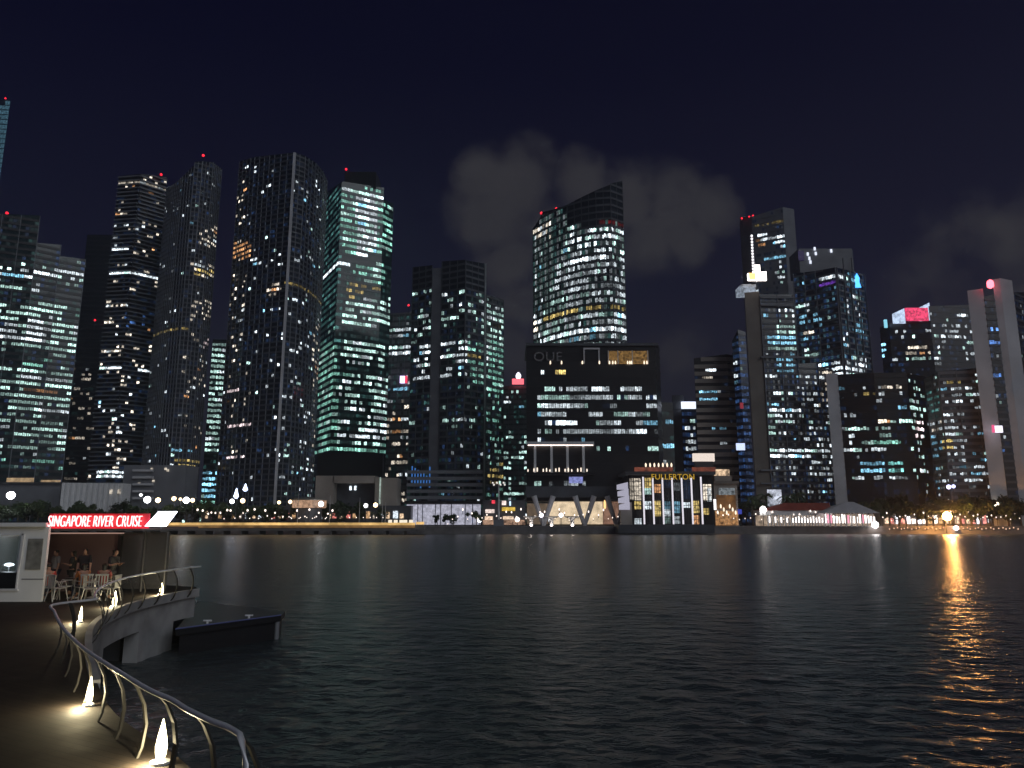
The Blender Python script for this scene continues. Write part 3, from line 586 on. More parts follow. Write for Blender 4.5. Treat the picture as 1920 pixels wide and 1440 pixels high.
for x0, x1, y0, y1, c, l in ((1181,1188,897,937,'Wm',.34),(1190,1202,897,938,'Wm',.6),(1190,1202,940,955,'Y',.6),(1190,1203,972,985,'W',.7),(1319,1334,908,938,'Wm',.8),(1319,1330,953,966,'Y',.5),(1326,1334,915,940,'W',.7)): part_box(o, 'window', x0, x1, y0, y1, 261.6, .3, wmat(c, l))
for y0 in range(902, 985, 9): part_box(o, 'transom', 1180, 1336, y0, y0+1.1, 261.2, .3, M['black'])
for bx in (1184.5,1193,1198,1213,1217,1231,1235,1249.5,1253.5,1268,1272,1286,1290,1304,1308,1323,1328): part_box(o, 'mullion', bx, bx+.8, 895, 985, 261.0, .15, M['black'])
a = P(1222,899,256.6); b = P(1302,899,256.6)
text('FULLERTON', 2.7, glow('yellow_letters', (1,.6,.05), .5), 'lettering', o, (a.x, 256.6, a.z), .12, b.x-a.x)
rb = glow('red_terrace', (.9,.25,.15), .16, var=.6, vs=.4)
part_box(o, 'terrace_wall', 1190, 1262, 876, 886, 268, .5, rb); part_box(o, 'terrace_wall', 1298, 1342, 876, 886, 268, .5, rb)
for k in range(7):
    q = P(1211+k*8, 872, 262); mb = MB(); mb.lathe((q.x, q.y, q.z-.7), [(.12,0),(.3,.3),(.3,1.),(.05,1.5)], 7); mb.build('terrace_lamp', bpy.data.materials['terrace_lamp_glow'], o)
# tilted white louvre sign left of it
o = thing('lit_billboard', 'tilted pale box of four lit white louvres beside the glass restaurant', 'billboard', P(1170,980,259))
for k in range(4):
    a = P(1157+k*1.4, 909+k*12.5, 258); b = P(1177+k*1.2, 904+k*12.5, 258); w = 258/F
    mb = MB(); mb.hexa([(a.x,258),(b.x,257.6),(b.x,258.6),(a.x,259)], a.z-9*w, [a.z, b.z, b.z, a.z]); mb.build('louvre', glow('white_louvre', (.82,.8,1), .5) if k == 0 else bpy.data.materials['white_louvre'], o)
mb = MB(); a = P(1164,950,259); b = P(1186,985,259); mb.box(a.x, b.x, 259.2, 262, QUAY, a.z+1.5); mb.build('plinth', M['beige'], o)
# white lit box on roof
o = thing('lit_billboard', 'plain cream lit box standing on a rooftop before the beige block', 'billboard', P(1319,870,284))
part_box(o, 'light_box', 1300, 1340, 850, 865, 284, 1.5, glow('cream_box', (1,.86,.76), .95)); part_box(o, 'stand', 1303, 1337, 865, 880, 284.5, 1, M['darksteel'])
# orange-lit building right of restaurant
o = thing('corner_building', 'small orange lit corner building right of the glass restaurant', 'building', P(1365,985,264))
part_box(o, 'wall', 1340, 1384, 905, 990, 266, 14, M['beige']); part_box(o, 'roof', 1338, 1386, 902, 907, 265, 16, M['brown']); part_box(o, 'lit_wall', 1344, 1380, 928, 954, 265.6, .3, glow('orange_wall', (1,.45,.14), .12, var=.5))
part_box(o, 'window', 1348, 1378, 915, 928, 265.6, .3, wmat('W', .12)); part_box(o, 'rooftop_bar', 1342, 1368, 880, 892, 268, 2, glow('bar_glow', (1,.7,.45), .7, var=.8, vs=.6)); part_box(o, 'rooftop_wall', 1340, 1372, 892, 903, 268, 4, M['beige'])
part_box(o, 'shopfront', 1342, 1384, 958, 985, 264.5, .4, glow('shop_orange', (1,.5,.2), .35, var=.9, vs=.9)); part_box(o, 'sign', 1384, 1391, 955, 964, 264, .4, glow('blue_sign', (.08,.12,.8), .5)); part_box(o, 'lamp_column', 1339, 1343, 936, 956, 263.6, .5, glow('white_lamp_column', (1,.95,.95), 1.8))
for k in range(7): 
    q = P(1346+k*5.6, 962-(k*5 % 3)*6, 263.8); mb = MB(); mb.lathe((q.x, q.y, q.z-.6), [(.1,0),(.3,.4),(.28,1.1),(.05,1.5)], 6); mb.build('wall_lamp', bpy.data.materials['terrace_lamp_glow'], o)
# red-roofed pier hall
o = thing('pier_hall', 'long low pier hall with a red hipped roof and bright white arcade', 'building', P(1490,985,264))
def hip(px0, px1, pyb, pxr0, pxr1, pyr, D, dep, mm, name):
    a = P(px0, pyb, D); b = P(px1, pyb, D); c = P(pxr0, pyr, D+dep/2); d = P(pxr1, pyr, D+dep/2)
    mb = MB(); z = a.z
    A = (a.x, D, z); B = (b.x, D, z); A2 = (a.x, D+dep, z); B2 = (b.x, D+dep, z); R0 = (c.x, D+dep/2, c.z); R1 = (d.x, D+dep/2, d.z)
    mb.poly([A,B,R1,R0]); mb.poly([B,B2,R1]); mb.poly([B2,A2,R0,R1]); mb.poly([A2,A,R0]); mb.poly([A,A2,B2,B])
    return mb.build(name, mm, o)
hip(1428, 1560, 957, 1470, 1555, 943, 263, 10, M['red_roof'], 'roof')
part_box(o, 'cornice', 1425, 1560, 957, 966, 263.5, 10, M['white'])
part_box(o, 'back_wall', 1422, 1640, 964, 990, 270, 3, glow('hall_interior', (1,.75,.55), .3, var=.8, vs=.7))
cw = glow('white_arcade_lamp', (1,.9,.85), 3)
for k in range(22):
    x0 = 1440+k*5.5; part_box(o, 'arcade_column', x0, x0+2, 966, 986, 263.8, .6, M['white'])
    if k % 2 == 0 or k > 8: part_box(o, 'arcade_lamp', x0+2.6, x0+4.4, 968+(k*3 % 5), 980, 265.5, .4, cw)
# marquee tent
o = thing('marquee_tent', 'grey peaked marquee tent right of the red roof, lit white and pink inside', 'tent', P(1590,985,258))
hip(1540, 1650, 962, 1588, 1600, 941, 257, 14, M['canvas'], 'canopy')
for k in range(10):
    x0 = 1546+k*10; part_box(o, 'tent_post', x0, x0+1.5, 961, 988, 257.5, .3, M['white'])
pkl = glow('pink_tent_lamp', (1,.35,.5), 1.3)
for k in range(18):
    x0 = 1547+k*5.4; part_box(o, 'tent_lamp', x0, x0+2.2, 964+(k*7 % 6), 981+(k*5 % 5), 262, .4, pkl if k in (1,2,8,13) else cw)
for c in [x for x in o.children if x.name.startswith('canopy')]: pass
# shops left of the slanted columns
o = thing('kiosk_row', 'short row of lit kiosks with red, white and yellow signs left of the hotel columns', 'building', P(935,985,268))
part_box(o, 'wall', 905, 985, 938, 990, 270, 8, M['spandrel'])
for x0, x1, y0, y1, c, s in ((922,928,938,944,(1,.06,.1),1.2),(941,949,939,947,(1,.8,.75),1.2),(910,927,955,962,(1,.82,.75),1.),(941,966,951,958,(1,.66,.1),.7),(909,924,968,975,(1,.7,.5),1.),(943,963,968,974,(1,.75,.55),.9),(955,958,940,948,(.6,.8,1),1.5)):
    part_box(o, 'lit_sign', x0, x1, y0, y1, 269.4, .4, glow('shop_sign_glow', c, s, var=.4, vs=1.3))
part_box(o, 'shopfront', 905, 985, 975, 984, 269.5, .3, glow('shop_strip', (1,.6,.4), .3, var=.9, vs=.8))
# promenade shops on the right
o = thing('shop_row', 'low row of glowing shopfronts under trees at the right end of the quay', 'building', P(1780,985,266))
part_box(o, 'wall', 1655, 1930, 958, 990, 270, 6, M['brown'])
for k in range(26):
    x0 = 1660+k*10.2; c, s = [((1,.72,.5),.5),((1,.85,.75),1.2),((1,.35,.3),.5),((1,.6,.25),.4),((.9,.9,1),1.4)][(k*7+k//3) % 5]
    part_box(o, 'shopfront', x0, x0+6, 966+(k*5 % 9), 982, 269.4, .4, glow('shopfront_glow', c, s*2.2, var=.7, vs=1.2))
# mushroom pavilions
for i, x0 in enumerate((996, 1034, 1073)):
    q = P(x0, 985, 264); t = thing('mushroom_canopy', ['leftmost','middle','rightmost'][i]+' of three flared white canopies in front of the cream lobby', 'canopy', (q.x, q.y, QUAY), 'flared white canopies')
    mb = MB(); zt = P(960, 968, 264).z; mb.lathe((q.x, q.y, QUAY), [(.8,0),(.65,(zt-QUAY)*.5),(.9,(zt-QUAY)*.75),(2.8,(zt-QUAY)-.2),(2.9,zt-QUAY)], 14); mb.build('canopy', M['white'], t)
    ll = MB(); ll.lathe((q.x, q.y-1.4, QUAY+.1), [(.3,0),(.3,.3)], 8); ll.build('uplight', glow('canopy_uplight', (1,.85,.75), 30), t)
# tall multi-head mast
q = P(935, 978, 262.8); t = thing('light_mast', 'tall light mast with a crown of white globe lamps on the central quay', 'street lamp', (q.x, q.y, QUAY))
zt = P(960, 908, 262.8).z; mb = MB(); mb.tube([(q.x,q.y,QUAY),(q.x,q.y,zt)], [.35,.2], 8); mb.build('pole', M['white'], t)
mb = MB(); mb.box(q.x-1.8, q.x+1.8, q.y-1, q.y+1, QUAY, QUAY+2.2); mb.build('plinth', M['grey'], t)
gl = glow('globe_lamp', (1,.93,.88), .9)
for k in range(10):
    w = k*math.pi/5; mb = MB(); c = (q.x+2.1*math.cos(w), q.y+2.1*math.sin(w), zt-.2+(k % 2)*.7); mb.lathe((c[0],c[1],c[2]-.3), [(.1,0),(.3,.15),(.3,.45),(.1,.6)], 7); mb.tube([(q.x,q.y,zt-.5),(c[0],c[1],c[2]-.3)], .06, 5); mb.m[-7:] = [1]*7; mb.build('globe', [gl, M['darksteel']], t)

# ================================================================== QUAY LIGHTS AND STREET LAMPS
bl = glow('bollard_lamp', (1,.85,.75), 2.4)
t0 = thing('bollard_light', 'small white lamp on a short post along the quay edge', 'bollard', (0,0,QUAY), 'bollard lights along the quay')
mb = MB(); mb.tube([(0,0,QUAY),(0,0,QUAY+.75)], .1, 6); mb.build('post', M['darksteel'], t0)
mb = MB(); mb.lathe((0,0,QUAY+.75), [(.1,0),(.2,.1),(.2,.35),(.08,.5)], 7); mb.build('lamp', bl, t0)
xs = [840+k*9.1 for k in range(36)]+[1346+k*10.3 for k in range(29)]+[1656+k*8.6 for k in range(31)]
first = True
for k, px in enumerate(xs):
    px += rnd.uniform(-1.2, 1.2); q = P(px, 988, QD+1.2+rnd.uniform(-.3,.3))
    r_ = t0 if first else copy_tree(t0); first = False
    r_.location = (q.x, q.y, QUAY+rnd.uniform(-.05,.1)); z_ = rnd.choice((.55,.7,.8,1,1.15)); r_.scale = (z_, z_, z_*rnd.uniform(.9,1.4))
# lower row of lamps at the right end (steps to the water)
t1 = thing('step_light', 'tiny warm lamp low on the right end of the quay wall', 'lamp', (0,0,0), 'step lights low on the quay')
mb = MB(); mb.lathe((0,0,0), [(.08,0),(.16,.1),(.16,.3),(.05,.4)], 6); mb.build('lens', glow('step_lens', (1,.62,.42), 1.6), t1); mb = MB(); mb.box(-.2,.2,.05,.4,-.15,.0); mb.build('bracket', M['darksteel'], t1)
for k in range(34):
    q = P(1668+k*7.3+rnd.uniform(-2,2), 995, QD-.45); r_ = t1 if k == 0 else copy_tree(t1); r_.location = (q.x, q.y, 1.45+(k % 3)*.2)
# street lamps
def street_lamp(px, py, D, col, s, rad, label, group='street lamps along the left shore road', arm=True):
    rad *= 1.5; s *= 1.4; q = P(px, py, D); t = thing('street_lamp', label, 'street lamp', (q.x, q.y, QUAY), group)  # heads enlarged, bloom around the lamps put into their size
    mb = MB(); mb.tube([(q.x,q.y+.4,QUAY),(q.x,q.y+.4,q.z+rad)], [.14,.09], 6); mb.build('pole', M['darksteel'], t)
    mb = MB(); mb.lathe((q.x,q.y,q.z-rad), [(rad*.3,0),(rad*.9,rad*.5),(rad,rad),(rad*.9,rad*1.5),(rad*.3,rad*2)], 12); mb.build('lamp_head', glow('street_lamp_glow', col, s), t, smooth=True)
    return q
Wl, Al = (.95,.97,1), (1,.72,.38)
SL = [(20,929,262,Wl,14,.85,'brilliant white street lamp nearest the left edge of the shore'),
 (264,928,262,Wl,2.5,.35,'faint white street lamp just left of the lamp group over the red sign'),
 (276,937,258,Wl,10,.72,'brilliant white street lamp above the white slanted panel, left of an amber lamp'),
 (296,938,258,Al,6,.55,'amber street lamp right of the brilliant white one'),
 (326,935,258,Al,5,.48,'amber street lamp over the slanted panel, first of a cluster of four'),
 (338,936,258,Al,3,.34,'small amber street lamp in the cluster of four'),
 (349,938,258,Wl,10,.68,'large white street lamp in the cluster of four'),
 (361,938,258,Al,5,.45,'amber street lamp at the end of the cluster of four'),
 (435,940,256,Wl,6,.5,'white street lamp left of the pair below the fountain light'),
 (455,939,256,Al,6,.5,'cream street lamp right of the pair below the fountain light'),
 (523,942,258,Al,3,.4,'small cream street lamp over the dark trees'),
 (544,941,258,Al,3.5,.42,'cream street lamp left of the round lit pavilion'),
 (602,945,258,Wl,7,.6,'white street lamp right of the round lit pavilion'),
 (686,948,262,Wl,4,.48,'white street lamp before the dark stone recess'),
 (704,947,262,Al,5,.5,'yellow street lamp before the dark stone recess'),
 (899,976,264,Wl,4,.45,'low white lamp at the left end of the kiosk row'),
 (970,974,264,(1,.85,.75),4,.55,'low cream lamp right of the light mast'),
 (1015,966,264,(.9,.85,1),3,.5,'lilac lamp between the left and middle flared canopies'),
 (1052,966,264,(.9,.85,1),3,.5,'lilac lamp between the middle and right flared canopies'),
 (1431,955,262,(1,.95,.9),8,.7,'brilliant lamp at the left end of the red roof'),
 (1641,984,261,(1,.93,.93),9,.75,'brilliant white lamp at the right end of the marquee'),
 (1793,990,260.5,(.9,.88,1),5,.5,'white lamp low on the quay beside the sodium floodlight'),
 (1779,913,266,(.6,.6,1),3,.5,'violet white lamp high over the trees, left of a pair'),
 (1788,912,266,(.6,.6,1),2.4,.42,'violet white lamp high over the trees, right of a pair'),
 (1868,945,265,(1,.85,.65),3,.55,'cream lamp at the foot of the pale slab tower')]
for a_ in SL: street_lamp(*a_)
# the sodium floodlight whose glitter crosses the bay
q = P(1776, 968, 258.5); t = thing('floodlight', 'dazzling orange floodlight on a short pole at the right quay', 'floodlight', (q.x, q.y, 0))
mb = MB(); mb.tube([(q.x,q.y+1.2,-1),(q.x,q.y+1.2,q.z+.6)], .2, 8); mb.build('pole', M['darksteel'], t)
mb = MB(); mb.lathe((q.x,q.y,q.z-1.45), [(.4,0),(1.15,.55),(1.5,1.45),(1.15,2.35),(.4,2.9)], 16); mb.build('lamp_head', glow('sodium_glow', (1,.42,.1), 75), t, smooth=True)
l = bpy.data.lights.new('sodium_light', 'POINT'); l.energy = 20000; l.color = (1,.44,.12); l.shadow_soft_size = .6
lo = bpy.data.objects.new('bulb', l); C.objects.link(lo); lo.parent = t; lo.location = (0,-1.9,q.z)
mb = MB(); mb.hexa([(q.x-3.2,q.y-1.2),(q.x+3.2,q.y-1.2),(q.x+3.2,q.y+3.2),(q.x-3.2,q.y+3.2)], q.z+1.7, q.z+1.9); mb.hexa([(q.x-.15,q.y+1.1),(q.x+.15,q.y+1.1),(q.x+.15,q.y+1.4),(q.x-.15,q.y+1.4)], q.z+.6, q.z+1.7); mb.build('added_light_shield', M['darksteel'], t)  # shield added to keep the lamp's light off the towers behind
# fountain-like blue white uplights
for i, (px, py, h_, lb) in enumerate(((443,925,3.6,'brilliant blue white light jet, left and larger of a pair'),(460,914,2.6,'blue white light jet, right and smaller of a pair'))):
    q = P(px, py, 262); t = thing('light_jet', lb, 'lamp', (q.x, q.y, QUAY), 'blue white light jets')
    mb = MB(); mb.lathe((q.x,q.y,q.z-h_*.5), [(.35,0),(.9,h_*.2),(.6,h_*.5),(.12,h_)], 10); mb.build('lens', glow('jet_glow', (.6,.72,1), 5), t, smooth=True)
    mb = MB(); mb.tube([(q.x,q.y+.6,QUAY),(q.x,q.y+.6,q.z)], .15, 6); mb.build('pole', M['darksteel'], t)
# uplit wall patch behind palms, its light put in as a glowing framed panel
o = thing('lit_billboard', 'hazy white uplit wall patch behind the palms, left of the red roof', 'billboard', P(1453,945,272))
part_box(o, 'screen', 1440, 1466, 918, 950, 272, .5, glow('wall_patch_glow', (.8,.85,1), .6, var=.9, vs=.35)); part_box(o, 'frame', 1438, 1468, 916, 918, 271.8, .9, M['darksteel'])
# round pavilion
q = P(580, 945, 266); t = thing('round_pavilion', 'small round pavilion with warm lit windows among dark trees', 'building', (q.x, q.y, QUAY))
mb = MB(); mb.lathe((q.x,q.y,q.z-1.4), [(5.6,0),(5.9,.2),(5.9,2.6)], 24); mb.build('glazing', glow('pavilion_glow', (1,.6,.38), .4, var=.6, vs=.8), t)
mb = MB(); mb.lathe((q.x,q.y,q.z+1.2), [(6.4,0),(6.3,.4),(.5,1.2)], 24); mb.build('roof', M['brown'], t); mb = MB(); mb.lathe((q.x,q.y,QUAY), [(4.5,0),(4.5,q.z-1.4-QUAY)], 20); mb.build('base', M['spandrel'], t)

# ================================================================== TREES
def tree_meshes(seed, wide, tall, n, mm):
    r = random.Random(seed); mb = MB(); cl = [(r.gauss(0,.34)*wide, r.gauss(0,.34)*wide, tall*(.62+r.uniform(-.22,.3)), r.uniform(.2,.42)*wide) for _ in range(9)]
    for k in range(n):
        c = r.choice(cl); v = Vector((r.gauss(0,1), r.gauss(0,1), r.gauss(0,.8))).normalized()*c[3]*r.uniform(.55,1.08)
        p = Vector(c[:3])+v; a = Vector((r.gauss(0,1), r.gauss(0,1), r.gauss(0,1))).normalized(); b = a.orthogonal().normalized(); s = r.uniform(.16,.42)
        mb.quad(p-a*s-b*s*.5, p+a*s-b*s*.5, p+a*s+b*s*.5, p-a*s+b*s*.5)
    tr = MB(); tr.tube([(0,0,-.2),(.1,0,tall*.3),(0,.1,tall*.62)], [.28,.2,.1], 7)
    for k in range(5):
        c = cl[k]; tr.tube([(.05,.05,tall*(.3+.05*k)), (c[0]*.8, c[1]*.8, c[2])], [.12,.04], 5)
    me = mb.build('crown', mm); tm = tr.build('trunk', M['bark']); a, b = me.data, tm.data
    bpy.data.objects.remove(me); bpy.data.objects.remove(tm); return a, b
TM = [tree_meshes(i+1, 3.2+.5*(i % 3), 6.5+.8*(i % 2), 900, M['leaf'] if i % 2 else M['leaf2']) for i in range(4)]
def palm_meshes(seed):
    r = random.Random(seed); tr = MB(); hgt = 9; tr.tube([(0,0,-.2),(.2,0,3),(.1,.1,6),(.3,0,hgt)], [.3,.22,.18,.16], 8)
    mb = MB()
    for k in range(16):
        w = k*2.4; el = r.uniform(-.2,.9); L = r.uniform(2.2,3.1); prev = Vector((.3,0,hgt))
        for j in range(7):
            t = (j+1)/7; p = Vector((.3+math.cos(w)*L*t, math.sin(w)*L*t, hgt+el*L*t-1.5*t*t*1.5)); side = Vector((-math.sin(w), math.cos(w), 0))
            for s in (-1, 1):
                e = p+side*s*.55*(1-t*.6)+Vector((0,0,-.35)); mb.quad(prev, p, e, prev+side*s*.5*(1-t*.5)+Vector((0,0,-.3)))
            prev = p
    a = mb.build('crown', M['leaf']); b = tr.build('trunk', M['bark']); x, y = a.data, b.data; bpy.data.objects.remove(a); bpy.data.objects.remove(b); return x, y
PM = palm_meshes(5)
def tree(px, D, s, mesh, name, label, group, zs=1):
    q = P(px, 970, D); t = thing(name, label, 'tree', (q.x, D, QUAY), group); t.rotation_euler = (0,0,rnd.uniform(0,6.28)); t.scale = (s,s,s*zs)
    for nm, me in zip(('crown','trunk'), mesh):
        c = bpy.data.objects.new(nm, me); C.objects.link(c); c.parent = t
for k in range(44):
    px = -20+k*17.4+rnd.uniform(-5,5)
    if 585 < px < 745 and k % 2: continue
    tree(px, rnd.uniform(264,278), rnd.uniform(.85,1.3), TM[k % 4], 'shore_tree', 'dark leafy tree in the row along the left shore behind the amber pier', 'trees along the left shore')
for k in range(16):
    tree(1648+k*17.5+rnd.uniform(-4,4), rnd.uniform(263.5,268), rnd.uniform(1.05,1.6), TM[k % 4], 'shore_tree', 'leafy tree tinted amber by the floodlight at the right end of the quay', 'trees at the right end of the quay')
for k in range(9):
    tree(1400+k*27+rnd.uniform(-6,6), rnd.uniform(274,281), rnd.uniform(1.0,1.4), TM[k % 4], 'shore_tree', 'tall dark tree behind the red roofed hall', 'trees behind the red roofed hall')
for px, D, s in ((1412,270,1.1),(1436,272,1.2),(1478,271,1.15),(1498,273,1.25)):
    tree(px, D, s, PM, 'palm_tree', 'slim palm standing behind the left half of the red roof', 'palms behind the red roof')
tree(893, 265, .75, TM[1], 'shore_tree', 'small round tree alone between the white lobby and the kiosk row', None)
for k, px in enumerate((820,835,850)):
    tree(px, 268, .6, TM[k], 'shore_tree', 'low dark tree in front of the white lobby', 'low trees before the white lobby')
# ================================================================== CARS on the shore road
bodym = [mat('car_paint_silver', (.45,.45,.47), .3, .6), mat('car_paint_dark', (.03,.03,.04), .3, .2), mat('car_paint_red', (.35,.03,.03), .3, .1)]
hl = glow('headlight_glow', (1,.93,.85), 6); tlm = glow('taillight_glow', (1,.05,.04), 3)
carglass = mat('car_glass', (.01,.01,.012), .05)
def car(px, D, m, rev, label):
    q = P(px, 970, D); t = thing('parked_car', label, 'car', (q.x, D, QUAY), 'cars on the shore road')
    s = -1 if rev else 1
    prof = [(-2.1,.35),(2.1,.35),(2.15,.75),(1.2,.92),(.65,1.4),(-1.0,1.42),(-1.6,.98),(-2.12,.9)]
    mb = MB(); n = len(prof)
    A = [(q.x+s*x, D-.85, QUAY+z) for x, z in prof]; B = [(q.x+s*x, D+.85, QUAY+z) for x, z in prof]
    mb.poly(A); mb.poly(B[::-1])
    for i in range(n): mb.quad(A[i], A[(i+1) % n], B[(i+1) % n], B[i])
    mb.build('body', m, t, bevel=.06)
    mb = MB(); mb.poly([(q.x+s*x, D-.87, QUAY+z) for x, z in ((-1.4,.98),(1.05,.98),(.6,1.33),(-.95,1.35))]); mb.build('window', carglass, t)
    for x in (-1.3, 1.35):
        for y in (-.8, .8):
            mb = MB(); mb.tube([(q.x+s*x, D+y-.1, QUAY+.32), (q.x+s*x, D+y+.1, QUAY+.32)], .32, 12); mb.build('wheel', M['rubber'], t)
    for y in (-.6, .6):
        mb = MB(); mb.box(q.x+s*2.0-.12, q.x+s*2.0+.2, D+y-.2-.3*(y < 0), D+y+.2, QUAY+.58, QUAY+.82); mb.build('headlight', hl, t)
        mb = MB(); mb.box(q.x-s*2.05-.14, q.x-s*2.05+.14, D+y-.2-.3*(y < 0), D+y+.2, QUAY+.62, QUAY+.85); mb.build('taillight', tlm, t)
car(380, 259.5, bodym[0], False, 'silver car with its lights on right of the slanted white panel')
car(468, 259.5, bodym[1], True, 'dark car below the pair of light jets')
car(512, 259.5, bodym[2], False, 'red car with bright tail lights on the shore road')
car(560, 259.5, bodym[1], False, 'dark car in front of the round pavilion')
car(640, 259.5, bodym[0], True, 'silver car under the stone podium, lights blazing')
car(425, 259.5, bodym[2], True, 'red car between the slanted panel and the light jets')
# low posts with lamps along the pier road
for k, px in enumerate((545,563,655,668,681,694,706,718,530,575,590,612)):
    q = P(px, 973, 255); r_ = copy_tree(t0); r_.location = (q.x, 255, QUAY+.35)
    for x in (r_,): x['label'] = 'white lamp on a short post along the amber pier'; x['group'] = 'post lamps along the pier'
for k in range(34):
    px = 372+k*7.6+rnd.uniform(-3,3); z_ = rnd.choice((.7,.9,1.2,1.5))
    q = P(px, 970, rnd.uniform(258.8,259.2)); r_ = copy_tree(t0); r_.location = (q.x, q.y, QUAY+rnd.uniform(-.1,.35)); r_.scale = (z_,z_,z_)
    r_['label'] = 'small white lamp along the shore road behind the amber pier'; r_['group'] = 'lamps along the shore road'
o = thing('shop_row', 'low row of dim warm shopfronts half hidden by trees on the left shore', 'building', P(560,970,282))
part_box(o, 'wall', 380, 770, 948, 990, 283, 6, M['spandrel'])
for k in range(30):
    x0 = 384+k*12.6; c, s_ = [((1,.7,.45),.9),((1,.85,.7),.6),((1,.3,.25),.8),((.8,.9,1),1.1),((1,.6,.3),.5)][(k*7+k//4) % 5]
    part_box(o, 'shopfront', x0, x0+5+(k*3 % 5), 958+(k*5 % 7), 972, 282.6, .3, glow('shopfront_glow', c, s_, var=.8, vs=1.2))
# flag poles
for k, px in enumerate((557,617,673,716,722)):
    q = P(px, 985, 256.5); zt = P(960, 925+k*4, 256.5).z; mb = MB(); mb.tube([(q.x,q.y,QUAY),(q.x,q.y,zt)], [.12,.06], 6)
    tag(mb.build('flag_pole', M['pale']), 'thin bare pale pole standing on the left shore', 'pole', 'thin poles on the left shore')
# ================================================================== NEAR DECK
def catmull(pts, n=10):
    out = []; p = [pts[0]]+list(pts)+[pts[-1]]
    for i in range(1, len(p)-2):
        for k in range(n):
            t = k/n; a, b, c, d = p[i-1], p[i], p[i+1], p[i+2]
            out.append(.5*((2*b)+(c-a)*t+(2*a-5*b+4*c-d)*t*t+(3*b-a-3*c+d)*t**3))
    return out+[pts[-1]]
edge = [Vector((-1.2, 5.6, DECK)), PZ(352,1436,DECK), PZ(203,1322,DECK), PZ(168,1215,DECK), PZ(182,1166,DECK), PZ(243,1134,DECK), PZ(330,1113,DECK), PZ(372,1106,DECK)]
ec = catmull(edge, 12)
wood = bpy.data.materials.new('deck_boards'); wood.use_nodes = True; nt = wood.node_tree; b = nt.nodes['Principled BSDF']
g = nt.nodes.new('ShaderNodeNewGeometry'); mp = nt.nodes.new('ShaderNodeMapping'); mp.inputs['Rotation'].default_value = (0,0,.5)
w = nt.nodes.new('ShaderNodeTexBrick'); w.inputs['Scale'].default_value = 1; w.inputs['Brick Width'].default_value = 2.4; w.inputs['Row Height'].default_value = .14; w.inputs['Mortar Size'].default_value = .008
w.inputs['Color1'].default_value = (.026,.019,.014,1); w.inputs['Color2'].default_value = (.018,.013,.011,1); w.inputs['Mortar'].default_value = (.012,.01,.008,1)
nt.links.new(g.outputs['Position'], mp.inputs['Vector']); nt.links.new(mp.outputs[0], w.inputs['Vector']); nt.links.new(w.outputs['Color'], b.inputs['Base Color']); b.inputs['Roughness'].default_value = .5
bp = nt.nodes.new('ShaderNodeBump'); bp.inputs['Strength'].default_value = .6; bp.inputs['Distance'].default_value = .012; bp.invert = True; nt.links.new(w.outputs['Fac'], bp.inputs['Height']); nt.links.new(bp.outputs[0], b.inputs['Normal'])
wn = nt.nodes.new('ShaderNodeTexNoise'); wn.inputs['Scale'].default_value = 1.6; wn.inputs['Detail'].default_value = 6; nt.links.new(g.outputs['Position'], wn.inputs['Vector'])
wm_ = nt.nodes.new('ShaderNodeMapRange'); wm_.inputs['To Min'].default_value = .65; wm_.inputs['To Max'].default_value = .95; b.inputs['Specular IOR Level'].default_value = .2; nt.links.new(wn.outputs['Fac'], wm_.inputs['Value']); nt.links.new(wm_.outputs[0], b.inputs['Roughness'])
mb = MB()
end = PZ(372,1106,DECK)
poly = [(p.x, p.y) for p in ec]+[(end.x-.6, end.y+1.2), (end.x-4, 34.), (-40, 34.), (-40, 5.6)]
mb.hexa(poly[::-1][::-1], DECK-.22, DECK); 
dk = mb.build('boardwalk', wood); tag(dk, kind='structure')
# concrete fascia under the far part of the deck, with an opening and a pillar
mb = MB()
fc = [p for p in ec if p.y > 13.2]
for i in range(len(fc)-1):
    a, b = fc[i], fc[i+1]
    d = (b-a).normalized(); n = Vector((d.y, -d.x, 0))
    zb = .35
    s = i/(len(fc)-1)
    zb = -.6 if (s < .46 or .64 < s < .8) else 1.05
    A, B = a-n*.12, b-n*.12
    mb.hexa([(A.x,A.y),(B.x,B.y),(B.x-n.x*.5,B.y-n.y*.5),(A.x-n.x*.5,A.y-n.y*.5)], zb, DECK-.23)
    mb.hexa([(a.x+n.x*.05,a.y+n.y*.05),(b.x+n.x*.05,b.y+n.y*.05),(b.x-n.x*.1,b.y-n.y*.1),(a.x-n.x*.1,a.y-n.y*.1)], DECK-.26, DECK+.05)
tag(mb.build('pier_wall', M['concrete']), 'grey concrete wall carrying the curved boardwalk, with a dark square opening', 'wall')
mb = MB(); mb.box(-34, -13.9, 27.5, 33.5, -1, 1.0)
tag(mb.build('deck_piles', M['spandrel']), 'dark solid base under the boardwalk beside the water', 'foundation')
# pontoon
A, B_, C_ = PZ(330,1180,.95), PZ(527,1154,.95), PZ(535,1146,.95); D_ = PZ(372,1128,.95)
mb = MB(); mb.hexa([(A.x,A.y),(B_.x,B_.y),(C_.x,C_.y),(D_.x,D_.y)], .72, .95); o = thing('pontoon', 'dark floating landing pontoon beyond the boardwalk', 'pontoon', (B_.x, B_.y, 0))
mb.build('deck', M['black'], o)
mb = MB(); c = (A+B_+C_+D_)/4; q = [c+(p-c)*.94 for p in (A,B_,C_,D_)]; mb.hexa([(p.x,p.y) for p in q], -.3, .72); mb.build('float', M['black'], o)
mb = MB(); mb.tube([(A.x,A.y-.05,.97),(B_.x,B_.y-.05,.97)], .03, 6); mb.build('lit_edge_line', mat('bluish_lit_edge', (.12,.14,.3), .4), o)  # bluish light along the near edge, put into this strip's colour
mb = MB(); mb.tube([(B_.x-.15,B_.y,.0),(B_.x-.15,B_.y,.95)], .1, 8); mb.build('fender', M['grey'], o)
